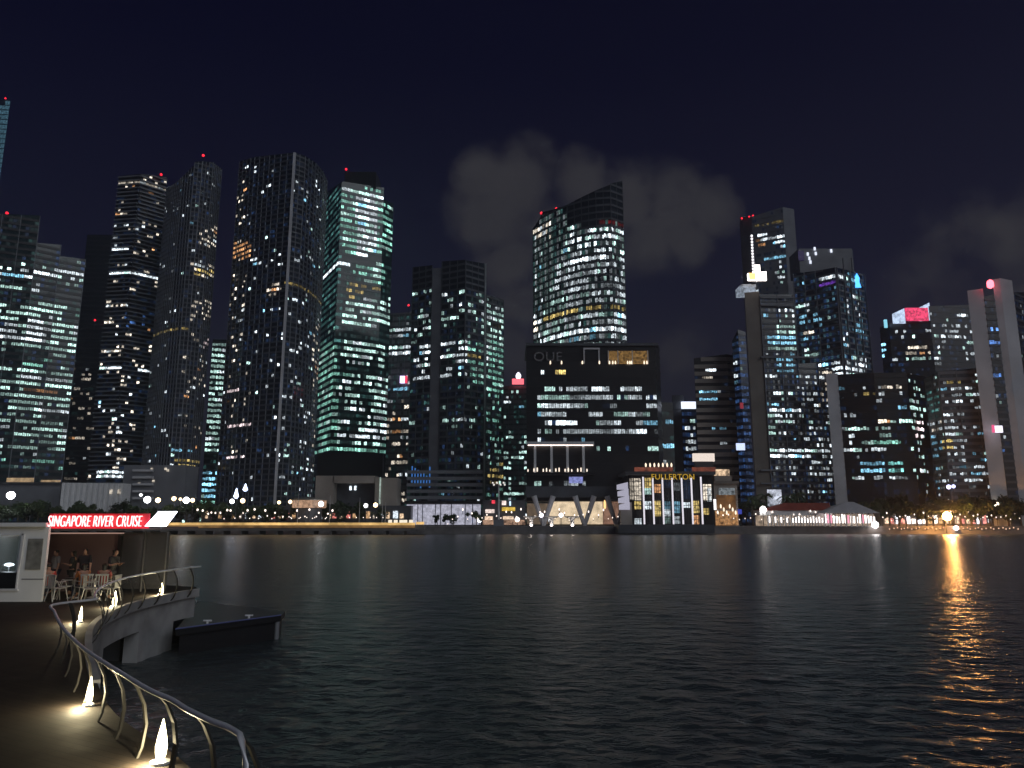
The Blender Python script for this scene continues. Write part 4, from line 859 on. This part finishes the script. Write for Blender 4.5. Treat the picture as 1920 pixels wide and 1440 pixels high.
for f_ in (.3, .7):
    c = A.lerp(B_, f_)+Vector((-.25,.3,0)); mb = MB(); mb.tube([(c.x-.16,c.y,1.06),(c.x+.16,c.y,1.06)], .035, 8); mb.tube([(c.x,c.y,.95),(c.x,c.y,1.06)], .05, 8); mb.build('cleat', M['steel'], o)
# railing
rail_px = [(449,1377),(425,1363),(391,1350),(350,1330),(321,1312),(280,1294),(233,1266),(187,1237),(152,1212),(124,1185),(111,1167),(102,1147),(100,1134),(104,1122),(116,1113),(140,1107),(190,1097),(245,1081),(300,1076),(362,1070)]
RZ = DECK+.92
rp = [PZ(x, y, RZ) for x, y in rail_px[:13]]
# far part of the rail follows the deck edge
far = [p+Vector((.02,0,.92)) for p in ec if p.y > rp[-1].y+1.0]
rp += far
rc = catmull(rp, 5)
o = thing('railing', 'curved steel handrail with bowed flat posts along the boardwalk edge', 'railing', (rp[0].x, rp[0].y, DECK))
n0 = rc[0]; 
mb = MB(); mb.tube([n0+Vector((.16,-.22,-.5)), n0+Vector((.13,-.18,-.2)), n0+Vector((.06,-.09,-.04))]+rc, .028, 10); mb.build('handrail', M['steel'], o, smooth=True)
acc = 0; nxt = .0; posts = []
for i in range(len(rc)-1):
    acc += (rc[i+1]-rc[i]).length
    if acc >= nxt and rc[i].y < 31: posts.append(i); nxt = acc+(1.0 if rc[i].y < 12 else 1.25)
mats_post = mat('satin_bronze_post', (.03,.027,.022), .6, .1, .15, 3)
for i in posts:
    p = rc[i]; d = (rc[min(i+1,len(rc)-1)]-rc[max(i-1,0)]).normalized(); nrm = Vector((d.y, -d.x, 0)); 
    if i == 0: pass
    # outward = towards the water
    best = min(ec, key=lambda e: (e.xy-p.xy).length); 
    if nrm.x < 0 and p.y < 18: nrm = -nrm
    prof = [(0,0),(.1,-.12),(.19,-.32),(.23,-.55),(.2,-.8),(.12,-1.02),(.02,-1.14)]
    mb = MB(); w = d*.042
    for (u0, z0_), (u1, z1_) in zip(prof, prof[1:]):
        a = p+nrm*u0+Vector((0,0,z0_)); b = p+nrm*u1+Vector((0,0,z1_)); t = nrm*.014
        mb.quad(a-w+t, a+w+t, b+w+t, b-w+t); mb.quad(a-w-t, b-w-t, b+w-t, a+w-t); mb.quad(a-w-t, a-w+t, b-w+t, b-w-t); mb.quad(a+w-t, b+w-t, b+w+t, a+w+t)
    mb.build('post', mats_post, o)
# deck lamps: flame shaped glow standing in for the lit post face, on a low can, each with its pool of light
lens = glow('lit_post_glow', (1,.86,.52), 8)
DL = [(300,1432,.46,.085,'nearest warm deck lamp, at the bottom edge of the view'),(166,1324,.4,.062,'warm deck lamp second from the bottom, alone at the left'),(150,1167,.4,.06,'warm deck lamp at the bend of the railing, nearest of the far three'),(214,1138,.48,.09,'warm deck lamp in the middle of the far three'),(302,1116,.42,.09,'warm deck lamp at the far end of the boardwalk')]
for px, py, h_, r_, lb in DL:
    q = PZ(px, py, DECK); t = thing('deck_lamp', lb, 'lamp', (q.x, q.y, DECK), 'warm deck lamps')
    mb = MB(); mb.lathe((q.x,q.y,DECK+.03), [(r_*.4,0),(r_*.68,h_*.15),(r_*.76,h_*.33),(r_*.62,h_*.55),(r_*.33,h_*.8),(.006,h_)], 14); mb.build('lens', lens, t, smooth=True)
    mb = MB(); mb.lathe((q.x,q.y,DECK), [(r_*1.3,0),(r_*1.3,.03)], 14); mb.build('base', M['steel'], t)
    l = bpy.data.lights.new('deck_lamp_light', 'POINT'); l.energy = 75; l.color = (1,.84,.5); l.shadow_soft_size = .05
    lo = bpy.data.objects.new('bulb', l); C.objects.link(lo); lo.location = (0,0,.16); lo.parent = t
    lo.location = (-.11, -.05, .15)
# kerb stones just outside each near lamp (lit patches right of the posts)
# ------------------------------------------------------------------ ticket kiosk
KD = 26.5
def kb(root, name, px0, px1, py0, py1, dep, m, D=KD, **k): return part_box(root, name, px0, px1, py0, py1, D, dep, m, **k)
zb = DECK
o = thing('ticket_kiosk', 'white ticket kiosk with a large window and a wall poster at the left edge', 'kiosk', (P(40,1100,KD).x, KD, DECK))
X = lambda px, D=KD, py=1050: P(px, py, D).x
Zp = lambda py, D=KD: P(960, py, D).z
x0, x1 = X(-60), X(85); xw = X(38); 
mb = MB(); zt = Zp(988); zw1 = Zp(1001); zw0 = Zp(1104)
mb.box(x0, x1, KD, KD+.12, zw1, zt); mb.box(xw, x1, KD, KD+.12, DECK, zw1); mb.box(x0, xw, KD, KD+.12, DECK, zw0)
kx = x1*(KD+2.6)/KD; mb.box(x0, kx-.005, KD+2.6, KD+2.72, DECK, zt); mb.hexa([(x1-.12,KD+.12),(x1-.002,KD+.12),(kx-.002,KD+2.6),(kx-.12,KD+2.6)], DECK, zt)
mb.build('wall', M['white'], o)
mb = MB(); mb.hexa([(x0-.1,KD-.2),(x1+.01,KD-.2),(kx-.02,KD+2.75),(x0-.1,KD+2.75)], zt, zt+.14); mb.build('roof', M['white'], o, bevel=.02)
mb = MB(); mb.hexa([(x0,KD+.13),(x1-.14,KD+.13),(kx-.14,KD+2.58),(x0,KD+2.58)], DECK+.01, DECK+.05); mb.build('floor', M['spandrel'], o)
f = MB(); w = .05; f.box(xw-w, xw, KD-.03, KD, zw0, zw1); f.box(x0, xw, KD-.03, KD, zw1-w, zw1); f.box(x0, xw+.06, KD-.08, KD, zw0-.06, zw0)
fr = f.build('window', M['steel'], o)
gl_ = bpy.data.materials.new('window_glass'); gl_.use_nodes = True; bb = gl_.node_tree.nodes['Principled BSDF']; bb.inputs['Base Color'].default_value = (.75,.8,.82,1); bb.inputs['Transmission Weight'].default_value = 1; bb.inputs['Roughness'].default_value = .02; bb.inputs['IOR'].default_value = 1.12
mb = MB(); mb.box(x0, xw-w, KD+.03, KD+.04, zw0, zw1-w); mb.build('pane', gl_, fr)
mb = MB(); pa = X(53, KD, 1020); pb = X(81, KD, 1020); mb.box(pa, pb, KD-.04, KD-.002, Zp(1068), Zp(1010)); ps = mb.build('poster', mat('grey_poster', (.2,.2,.19), .4, 0, .5, 3.5), o)
mb = MB(); mb.tube([(X(42), KD-.05, Zp(1002)), (X(40), KD-.05, Zp(1060))], .022, 8); mb.build('downpipe', M['steel'], o)
mb = MB(); mb.box(X(45), x1+.01, KD-.015, KD-.003, Zp(1087), Zp(1085)); mb.build('wall_trim', M['grey'], o)
mb = MB(); mb.box(x0, X(34), KD+.5, KD+1.0, DECK+.05, DECK+.95); mb.build('counter', M['darksteel'], o)
# lamp in the kiosk
q = P(17, 1059, KD+1.2); t = thing('counter_lamp', 'small white oval lamp glowing inside the kiosk window', 'lamp', (q.x, q.y, q.z-.4))
mb = MB(); mb.lathe((q.x,q.y,q.z-.05), [(.06,0),(.15,.03),(.16,.07),(.06,.11)], 14); mb.build('shade', glow('counter_lamp_glow', (.85,.92,1), 12), t)
mb = MB(); mb.tube([(q.x,q.y,DECK+.05),(q.x,q.y,q.z-.04)], .02, 6); mb.build('stem', M['steel'], t)
# ------------------------------------------------------------------ cruise booth behind the seats
BD = 30.2
o = thing('cruise_booth', 'maroon walled cruise booth with a dark post and a grey glass screen', 'booth', (X(150,BD), BD, DECK))
bx0, bx1 = X(84,BD), X(222,BD)
mb = MB(); mb.box(bx0-1, bx1, BD, BD+.1, DECK, Zp(998,BD)); mb.build('wall', M['maroon'], o)
mb = MB(); mb.box(bx1-.05, bx1+.1, BD-.1, BD+.1, DECK, Zp(998,BD)+.02); mb.build('corner_post', M['black'], o)
mb = MB(); mb.box(bx0-1, X(318,BD), 27.6, BD+2.5, Zp(995,27.6)+.02, Zp(990,27.6)); mb.build('roof', mat('booth_roof', (.2,.16,.16), .5), o)
fg = bpy.data.materials.new('smoked_glass'); fg.use_nodes = True; bb = fg.node_tree.nodes['Principled BSDF']; bb.inputs['Base Color'].default_value = (.045,.046,.05,1); bb.inputs['Roughness'].default_value = .25; bb.inputs['Alpha'].default_value = .75
mb = MB(); mb.box(bx1+.1, X(315,BD), BD-.02, BD+.02, DECK+.1, Zp(998,BD)); mb.build('glass_screen', fg, o)
for px in (270, 312): 
    mb = MB(); mb.tube([(X(px,BD), BD-.06, DECK), (X(px,BD), BD-.06, Zp(996,BD))], .04, 8); mb.build('screen_post', M['darksteel'], o)
mb = MB(); mb.box(X(85,BD-.6), X(222,BD-.6), BD-.7, BD-.35, Zp(1001,BD-.6), Zp(999,BD-.6)); mb.build('light_trough', glow('trough_light', (1,.62,.5), .3), o)
# neon sign
SD = 27.3
o = thing('neon_sign', 'red neon cruise sign on an added dark red panel along the booth roof', 'sign', (X(178,SD), SD, Zp(990,SD)))
mb = MB(); mb.box(X(80,SD), X(270,SD), SD+.12, SD+.18, Zp(991,SD), Zp(963,SD)); mb.build('added_glow_panel', mat('red_glow_catcher', (.55,.03,.05), .35), o)  # panel added behind the letters to catch their red glow
a = P(89, 987.5, SD); b = P(265, 987.5, SD)
text('SINGAPORE RIVER CRUISE', .5, glow('neon_tube', (1,.36,.36), 4.2), 'lettering', o, (a.x, SD, a.z+.01), .03, b.x-a.x, shear=.12, off=-.011)
nt_ = [x for x in o.children if x.name.startswith('lettering')][0]
ymin = min(v.co.z for v in nt_.data.vertices); ymax = max(v.co.z for v in nt_.data.vertices); k = (Zp(967,SD)-a.z)/(ymax-ymin)
for v in nt_.data.vertices: v.co.z = a.z+(v.co.z-ymin)*k
mb = MB()
mb.box(X(86,SD), X(268,SD), SD+.05, SD+.09, Zp(990.5,SD), Zp(989.7,SD)); mb.build('neon_line', glow('red_neon_line', (1,.02,.06), 1.5), o)
o = thing('led_panel', 'blazing white slanted parallelogram panel right of the red sign', 'sign', (X(300,SD), SD, Zp(988,SD)))
pts = [(271,987),(309,987),(330,959),(297,959)]
mb = MB(); q = [P(x, y, SD-.05) for x, y in pts]; q2 = [p+Vector((0,.12,0)) for p in q]
mb.poly(q); mb.poly(q2[::-1])
for i in range(4): mb.quad(q[i], q2[i], q2[(i+1) % 4], q[(i+1) % 4])
mb.build('panel', glow('led_white', (.82,.86,1), 7), o)
mb = MB(); mb.tube([(q[0].x+.5, SD+.15, Zp(992,SD)), (q[0].x+.5, SD+.15, q[2].z-.3)], .03, 6); mb.build('bracket', M['darksteel'], o)
# ================================================================== PEOPLE
def skin_mesh(nodes, edges, radii, m, name, parent, sub=2):
    me = bpy.data.meshes.new(name); me.from_pydata([tuple(n) for n in nodes], edges, []); me.materials.append(m)
    o = bpy.data.objects.new(name, me); C.objects.link(o)
    s = o.modifiers.new('skin', 'SKIN'); s.use_smooth_shade = True
    for v, r in zip(me.skin_vertices[0].data, radii): v.radius = r if isinstance(r, tuple) else (r, r); 
    me.skin_vertices[0].data[0].use_root = True
    sb = o.modifiers.new('sub', 'SUBSURF'); sb.levels = sub; sb.render_levels = sub
    dg = bpy.context.evaluated_depsgraph_get(); m2 = bpy.data.meshes.new_from_object(o.evaluated_get(dg)); bpy.data.objects.remove(o)
    for p in m2.polygons: p.use_smooth = True
    o = bpy.data.objects.new(name, m2); C.objects.link(o)
    o.parent = parent
    return o
skin = mat('skin', (.32,.18,.12), .55)
hairm = mat('dark_hair', (.012,.01,.009), .5)
def person(loc, rot, pose, label, shirt, trousers, long_hair=False, s=1., group='people at the cruise booth'):
    t = thing('person', label, 'person', loc, group); t.rotation_euler = (0,0,rot); t.scale = (s,s,s)
    # facing +Y in local space; heights in metres
    sit = pose['sit']; hip = .5 if sit else .92; lean = pose.get('lean', 0)
    V3 = Vector; pel = V3((0,0,hip)); ch = V3((0,.02+lean*.25,hip+.28)); sh = V3((0,lean*.5,hip+.49)); nk = V3((0,.01+lean*.56,hip+.56)); hd = V3((0,.03+lean*.62,hip+.66)); ht = V3((0,.02+lean*.66,hip+.77))
    N = [pel, ch, sh, nk, hd, ht, hd+V3((0,.1,-.01)), hd+V3((0,.075,-.055))]; E = [(0,1),(1,2),(2,3),(3,4),(4,5),(4,6),(4,7)]; R = [(.15,.11),(.14,.1),(.13,.085),.052,(.078,.095),(.062,.07),.016,.03]
    sn = []; hands = []
    for sd in (-1, 1):
        arm = pose['arm_l'] if sd < 0 else pose['arm_r']
        a0 = sh+V3((sd*.17,0,-.01)); el = a0+V3((sd*arm[0][0], arm[0][1], arm[0][2])); wr = el+V3((sd*arm[1][0], arm[1][1], arm[1][2]))
        i = len(N); N += [a0, el, wr]; R += [.055,.042,.03]; E += [(2,i),(i,i+1),(i+1,i+2)]
        dr = (wr-el).normalized(); pm = wr+dr*.075; j = len(N); N.append(pm); R.append((.036,.018)); E.append((i+2,j))
        side = V3((1,0,0)) if abs(dr.x) < .8 else V3((0,1,0))
        for q, (o_, L) in enumerate(((-.03,.075),(-.01,.09),(.01,.085),(.03,.065))):
            jj = len(N); N += [pm+side*o_+dr*.03, pm+side*o_*1.1+dr*(.03+L*.6)+V3((0,.012,-.01)), pm+side*o_*1.1+dr*(.02+L)+V3((0,.03,-.02))]; R += [.009,.0085,.007]; E += [(j,jj),(jj,jj+1),(jj+1,jj+2)]
        jj = len(N); N += [wr+dr*.04-side*sd*.045, wr+dr*.085-side*sd*.06]; R += [.011,.009]; E += [(j,jj),(jj,jj+1)]
        sn.append((a0, el, wr))
    lg = []
    for sd in (-1, 1):
        st = pose.get('stride', 0)*sd
        h = pel+V3((sd*.09,0,-.04))
        if sit: kn = h+V3((sd*.05,.42,.03)); an = V3((kn.x, kn.y+.02, .08))
        else: kn = h+V3((sd*.02,.04+st*.5,-.42)); an = V3((kn.x, st, .08))
        toe = an+V3((sd*.02,.16,-.045)); i = len(N); N += [h, kn, an, toe]; R += [.09,.058,.042,(.04,.03)]; E += [(0,i),(i,i+1),(i+1,i+2),(i+2,i+3)]; lg.append((h, kn, an))
    skin_mesh(N, E, R, skin, 'body', t)
    # clothing
    N = [pel+V3((0,0,-.02)), ch, sh, nk-V3((0,0,.02))]; E = [(0,1),(1,2),(2,3)]; R = [(.172,.13),(.162,.12),(.148,.105),.07]
    for a0, el, wr in sn:
        i = len(N); N += [a0, a0.lerp(el, .85)]; R += [.074,.062]; E += [(2,i),(i,i+1)]
    skin_mesh(N, E, R, shirt, 'shirt', t)
    N = [pel+V3((0,0,.02))]; E = []; R = [(.165,.125)]
    for h, kn, an in lg:
        i = len(N); N += [h, kn, kn.lerp(an, .9)]; R += [.108,.075,.06]; E += [(0,i),(i,i+1),(i+1,i+2)]
    skin_mesh(N, E, R, trousers, 'trousers', t)
    N = [hd+V3((0,-.03,.0)), hd+V3((0,-.035,.07)), ht+V3((0,-.005,.012))]; E = [(0,1),(1,2)]; R = [(.085,.075),(.09,.088),(.06,.062)]
    if long_hair: N += [hd+V3((0,-.07,-.1)), hd+V3((0,-.09,-.26))]; R += [(.085,.05),(.06,.035)]; E += [(0,3),(3,4)]
    skin_mesh(N, E, R, hairm, 'hair', t)
    return t
down = ((.04,.0,-.28),(.01,.06,-.24)); bent = ((.05,.02,-.28),(-.08,.2,.06)); fwd = ((.03,.16,-.2),(-.05,.22,-.04))
blk = mat('black_cloth', (.015,.014,.016), .8); gry = mat('grey_cloth', (.2,.19,.19), .8); red = mat('red_cloth', (.45,.06,.05), .8); navy = mat('navy_cloth', (.03,.035,.06), .8); sand = mat('sand_cloth', (.35,.3,.24), .8); teal = mat('teal_cloth', (.03,.1,.1), .8)
def gp(px, D): return (P(px, 1060, D).x, D, DECK)
person(gp(104,29.2), 2.6, dict(sit=False, arm_l=down, arm_r=bent, stride=.04), 'person in a pale grey shirt standing behind the red shirted sitter', gry, navy, False, .97)
person(gp(137,29.0), 1.8, dict(sit=False, arm_l=bent, arm_r=down, stride=.08), 'person with long dark hair in a black top, standing against the maroon wall', blk, blk, True, .96)
person(gp(158,28.4), 3.3, dict(sit=False, arm_l=down, arm_r=down, stride=.1), 'tallest person standing, all in black, middle of the group', blk, blk, False, 1.02)
person(gp(208,28.3), -1.9, dict(sit=False, arm_l=bent, arm_r=bent, stride=.06, lean=.25), 'person in a wide dark coat bending by the booth corner post', blk, blk, True, 1.0)
def chair_at(px, D, rot, label, first=[None]):
    if first[0] is None:
        t = thing('chair', label, 'chair', (0,0,0), 'white metal chairs at the cruise booth')
        mb = MB(); mb.box(-.22,.22,-.22,.22,.43,.46); mb.build('seat', M['chair'], t, bevel=.01)
        mb = MB()
        for k in range(5): mb.box(-.2+k*.09,-.16+k*.09,-.235,-.21,.46,.86)
        mb.box(-.22,.22,-.24,-.205,.84,.9); mb.build('backrest', M['chair'], t)
        for sx in (-1, 1):
            for sy in (-1, 1):
                mb = MB(); mb.tube([(sx*.19,sy*.18,.44),(sx*.24,sy*.27,0)], .017, 6); mb.build('leg', M['chair'], t)
            mb = MB(); mb.tube([(sx*.22,-.21,.66),(sx*.25,.12,.66),(sx*.22,.2,.45)], .017, 6); mb.build('armrest', M['chair'], t)
        for c in t.children: c.matrix_parent_inverse = Matrix()
        first[0] = t
    else: t = copy_tree(first[0]); t['label'] = label
    t.location = gp(px, D); t.rotation_euler = (0,0,rot); return t
CH = [(92,26.9,.4,'white metal chair under the red shirted sitter'),(112,26.7,-.5,'empty white metal chair right of the red shirted sitter'),(128,27.4,2.2,'white metal chair turned sideways, lit brightest of the row'),(160,27.1,.9,'white metal chair under the orange topped sitter'),(176,26.5,-1.3,'white metal chair empty in front of the black clad standing person'),(196,27.2,.3,'white metal chair under the dark red sitter'),(212,26.6,1.6,'white metal chair nearest the bend of the rail, by the corner post')]
for c in CH: chair_at(*c)
orange = mat('orange_cloth', (.4,.14,.04), .8); dred = mat('dark_red_cloth', (.22,.03,.03), .8)
def sitter(px, D, rot, label, sh_, tr_, lh): 
    x, y, z = gp(px, D); return person((x, y, z-.03), rot, dict(sit=True, arm_l=fwd, arm_r=fwd, lean=.12), label, sh_, tr_, lh, 1.)
sitter(92,26.9,.4,'person in a red shirt sitting beside the kiosk corner', red, navy, False)
sitter(160,27.1,.9,'person in an orange top sitting with back to the rail', orange, navy, True)
sitter(196,27.2,.3,'person in dark red sitting near the bending person', dred, blk, True)
# tables between the chairs
def table_at(px, D, label, first=[None]):
    if first[0] is None:
        t = thing('cafe_table', label, 'table', (0,0,0), 'small round tables at the cruise booth')
        mb = MB(); mb.lathe((0,0,.7), [(.3,0),(.31,.03)], 20); mb.build('table_top', M['darksteel'], t)
        mb = MB(); mb.lathe((0,0,0), [(.2,0),(.19,.03),(.03,.06),(.03,.7)], 12); mb.build('pedestal', M['steel'], t)
        for c in t.children: c.matrix_parent_inverse = Matrix()
        first[0] = t
    else: t = copy_tree(first[0]); t['label'] = label
    t.location = gp(px, D)
table_at(142, 27.7, 'small dark round table behind the brightest chair'); table_at(180, 27.8, 'small dark round table between the orange and dark red sitters')
# ================================================================== HAZE
mb = MB(); mb.box(-950, 950, -30, 3100, -2, 330); hz = bpy.data.materials.new('night_haze'); hz.use_nodes = True; nt = hz.node_tree; nt.nodes.clear()
ho = nt.nodes.new('ShaderNodeOutputMaterial'); hv = nt.nodes.new('ShaderNodeVolumePrincipled'); hv.inputs['Density'].default_value = HAZE; hv.inputs['Color'].default_value = (.82,.86,1,1); hv.inputs['Anisotropy'].default_value = .55
nt.links.new(hv.outputs[0], ho.inputs['Volume']); tag(mb.build('haze', hz), kind='stuff')
# ================================================================== WORLD, SUN, CAMERA
wd = bpy.data.worlds.new('World'); bpy.context.scene.world = wd; wd.use_nodes = True; nt = wd.node_tree; nt.nodes.clear()
N = nt.nodes.new; Lk = nt.links.new
out = N('ShaderNodeOutputWorld'); bg = N('ShaderNodeBackground'); Lk(bg.outputs[0], out.inputs['Surface'])
sky = N('ShaderNodeTexSky'); sky.sky_type = 'NISHITA'; sky.sun_disc = False; sky.sun_elevation = math.radians(-6); sky.sun_rotation = math.radians(200)
tc = N('ShaderNodeTexCoord'); sep = N('ShaderNodeSeparateXYZ'); Lk(tc.outputs['Generated'], sep.inputs[0])
grad = N('ShaderNodeValToRGB'); Lk(sep.outputs['Z'], grad.inputs[0]); cr = grad.color_ramp
cr.elements[0].position = 0; cr.elements[0].color = (.016,.016,.027,1); cr.elements[1].position = 1; cr.elements[1].color = (.0001,.0001,.0052,1)
for p_, c_ in ((.14,(.0135,.0135,.024,1)),(.3,(.0048,.005,.0178,1)),(.55,(.0004,.0004,.0098,1))):
    e = cr.elements.new(p_); e.color = c_
blobs = [(905,330,58,1),(975,345,88,1),(925,415,92,.95),(960,490,75,.9),(985,570,75,.85),(955,650,80,.7),(1085,352,72,.95),(1180,380,84,1),(1262,385,82,1),(1330,392,58,.95),(1215,440,84,.9),(1280,440,66,.8),(1800,500,120,.55),(1890,445,100,.8),(1930,520,150,.7),(1725,515,70,.4),(1270,660,80,.5),(1050,440,90,.9),(1740,420,60,.25)]
prev = None
for px, py, r_, s_ in blobs:
    d = Vector(ray(px, py)).normalized()
    vm = N('ShaderNodeVectorMath'); vm.operation = 'DISTANCE'; Lk(tc.outputs['Generated'], vm.inputs[0]); vm.inputs[1].default_value = d
    mr = N('ShaderNodeMapRange'); mr.inputs['From Min'].default_value = r_*1.32/F; mr.inputs['From Max'].default_value = r_*.3/F; mr.inputs['To Min'].default_value = 0; mr.inputs['To Max'].default_value = s_; Lk(vm.outputs['Value'], mr.inputs['Value'])
    if prev:
        mx = N('ShaderNodeMath'); mx.operation = 'SMOOTH_MAX'; mx.inputs[2].default_value = .02; Lk(prev, mx.inputs[0]); Lk(mr.outputs[0], mx.inputs[1]); prev = mx.outputs[0]
    else: prev = mr.outputs[0]
nz = N('ShaderNodeTexNoise'); nz.inputs['Scale'].default_value = 16; nz.inputs['Detail'].default_value = 6; nz.inputs['Roughness'].default_value = .55; Lk(tc.outputs['Generated'], nz.inputs['Vector'])
nm = N('ShaderNodeMath'); nm.operation = 'MULTIPLY_ADD'; Lk(nz.outputs['Fac'], nm.inputs[0]); nm.inputs[1].default_value = 1.5; nm.inputs[2].default_value = -.75
gate = N('ShaderNodeMath'); gate.operation = 'MULTIPLY'; gate.use_clamp = True; Lk(prev, gate.inputs[0]); gate.inputs[1].default_value = 3
nm2 = N('ShaderNodeMath'); nm2.operation = 'MULTIPLY'; Lk(nm.outputs[0], nm2.inputs[0]); Lk(gate.outputs[0], nm2.inputs[1])
ad = N('ShaderNodeMath'); ad.operation = 'ADD'; Lk(prev, ad.inputs[0]); Lk(nm2.outputs[0], ad.inputs[1])
ss = N('ShaderNodeMapRange'); ss.interpolation_type = 'SMOOTHSTEP'; ss.inputs['From Min'].default_value = .16; ss.inputs['From Max'].default_value = 1.0; Lk(ad.outputs[0], ss.inputs['Value'])
nz2 = N('ShaderNodeTexNoise'); nz2.inputs['Scale'].default_value = 9; nz2.inputs['Detail'].default_value = 4; Lk(tc.outputs['Generated'], nz2.inputs['Vector'])
mr2 = N('ShaderNodeMapRange'); Lk(nz2.outputs['Fac'], mr2.inputs['Value']); mr2.inputs['To Min'].default_value = .6; mr2.inputs['To Max'].default_value = 1.25
fm = N('ShaderNodeMath'); fm.operation = 'MULTIPLY'; Lk(ss.outputs[0], fm.inputs[0]); Lk(mr2.outputs[0], fm.inputs[1])
mix = N('ShaderNodeMix'); mix.data_type = 'RGBA'; Lk(fm.outputs[0], mix.inputs[0]); Lk(grad.outputs[0], mix.inputs[6]); mix.inputs[7].default_value = (.034,.033,.038,1)
sc_ = N('ShaderNodeMix'); sc_.data_type = 'RGBA'; sc_.blend_type = 'ADD'; sc_.inputs[0].default_value = .02; Lk(mix.outputs[2], sc_.inputs[6]); Lk(sky.outputs[0], sc_.inputs[7])
Lk(sc_.outputs[2], bg.inputs[0]); bg.inputs[1].default_value = 1.0
sl = bpy.data.lights.new('city_glow', 'SUN'); sl.energy = .62; sl.angle = math.radians(40); sl.color = (.88,.93,1)
so = bpy.data.objects.new('city_glow', sl); C.objects.link(so); so.rotation_euler = (math.radians(62), 0, math.radians(42))
cam = bpy.data.cameras.new('camera'); cam.lens = 26.0*F/1387; cam.sensor_width = 36; cam.clip_end = 8000; cam.clip_start = .05
co = bpy.data.objects.new('camera', cam); C.objects.link(co); co.location = (0,0,H); co.rotation_euler = (math.pi/2+PITCH, 0, 0)
sc = bpy.context.scene; sc.camera = co
sc.view_settings.view_transform = 'Standard'; sc.view_settings.look = 'None'; sc.view_settings.exposure = 0; sc.view_settings.gamma = 1
sc.render.engine = 'CYCLES'; sc.cycles.use_denoising = True; sc.cycles.max_bounces = 5; sc.cycles.glossy_bounces = 3; sc.cycles.diffuse_bounces = 2; sc.cycles.transparent_max_bounces = 8; sc.cycles.sample_clamp_indirect = 3; sc.cycles.use_light_tree = True; sc.cycles.caustics_reflective = True
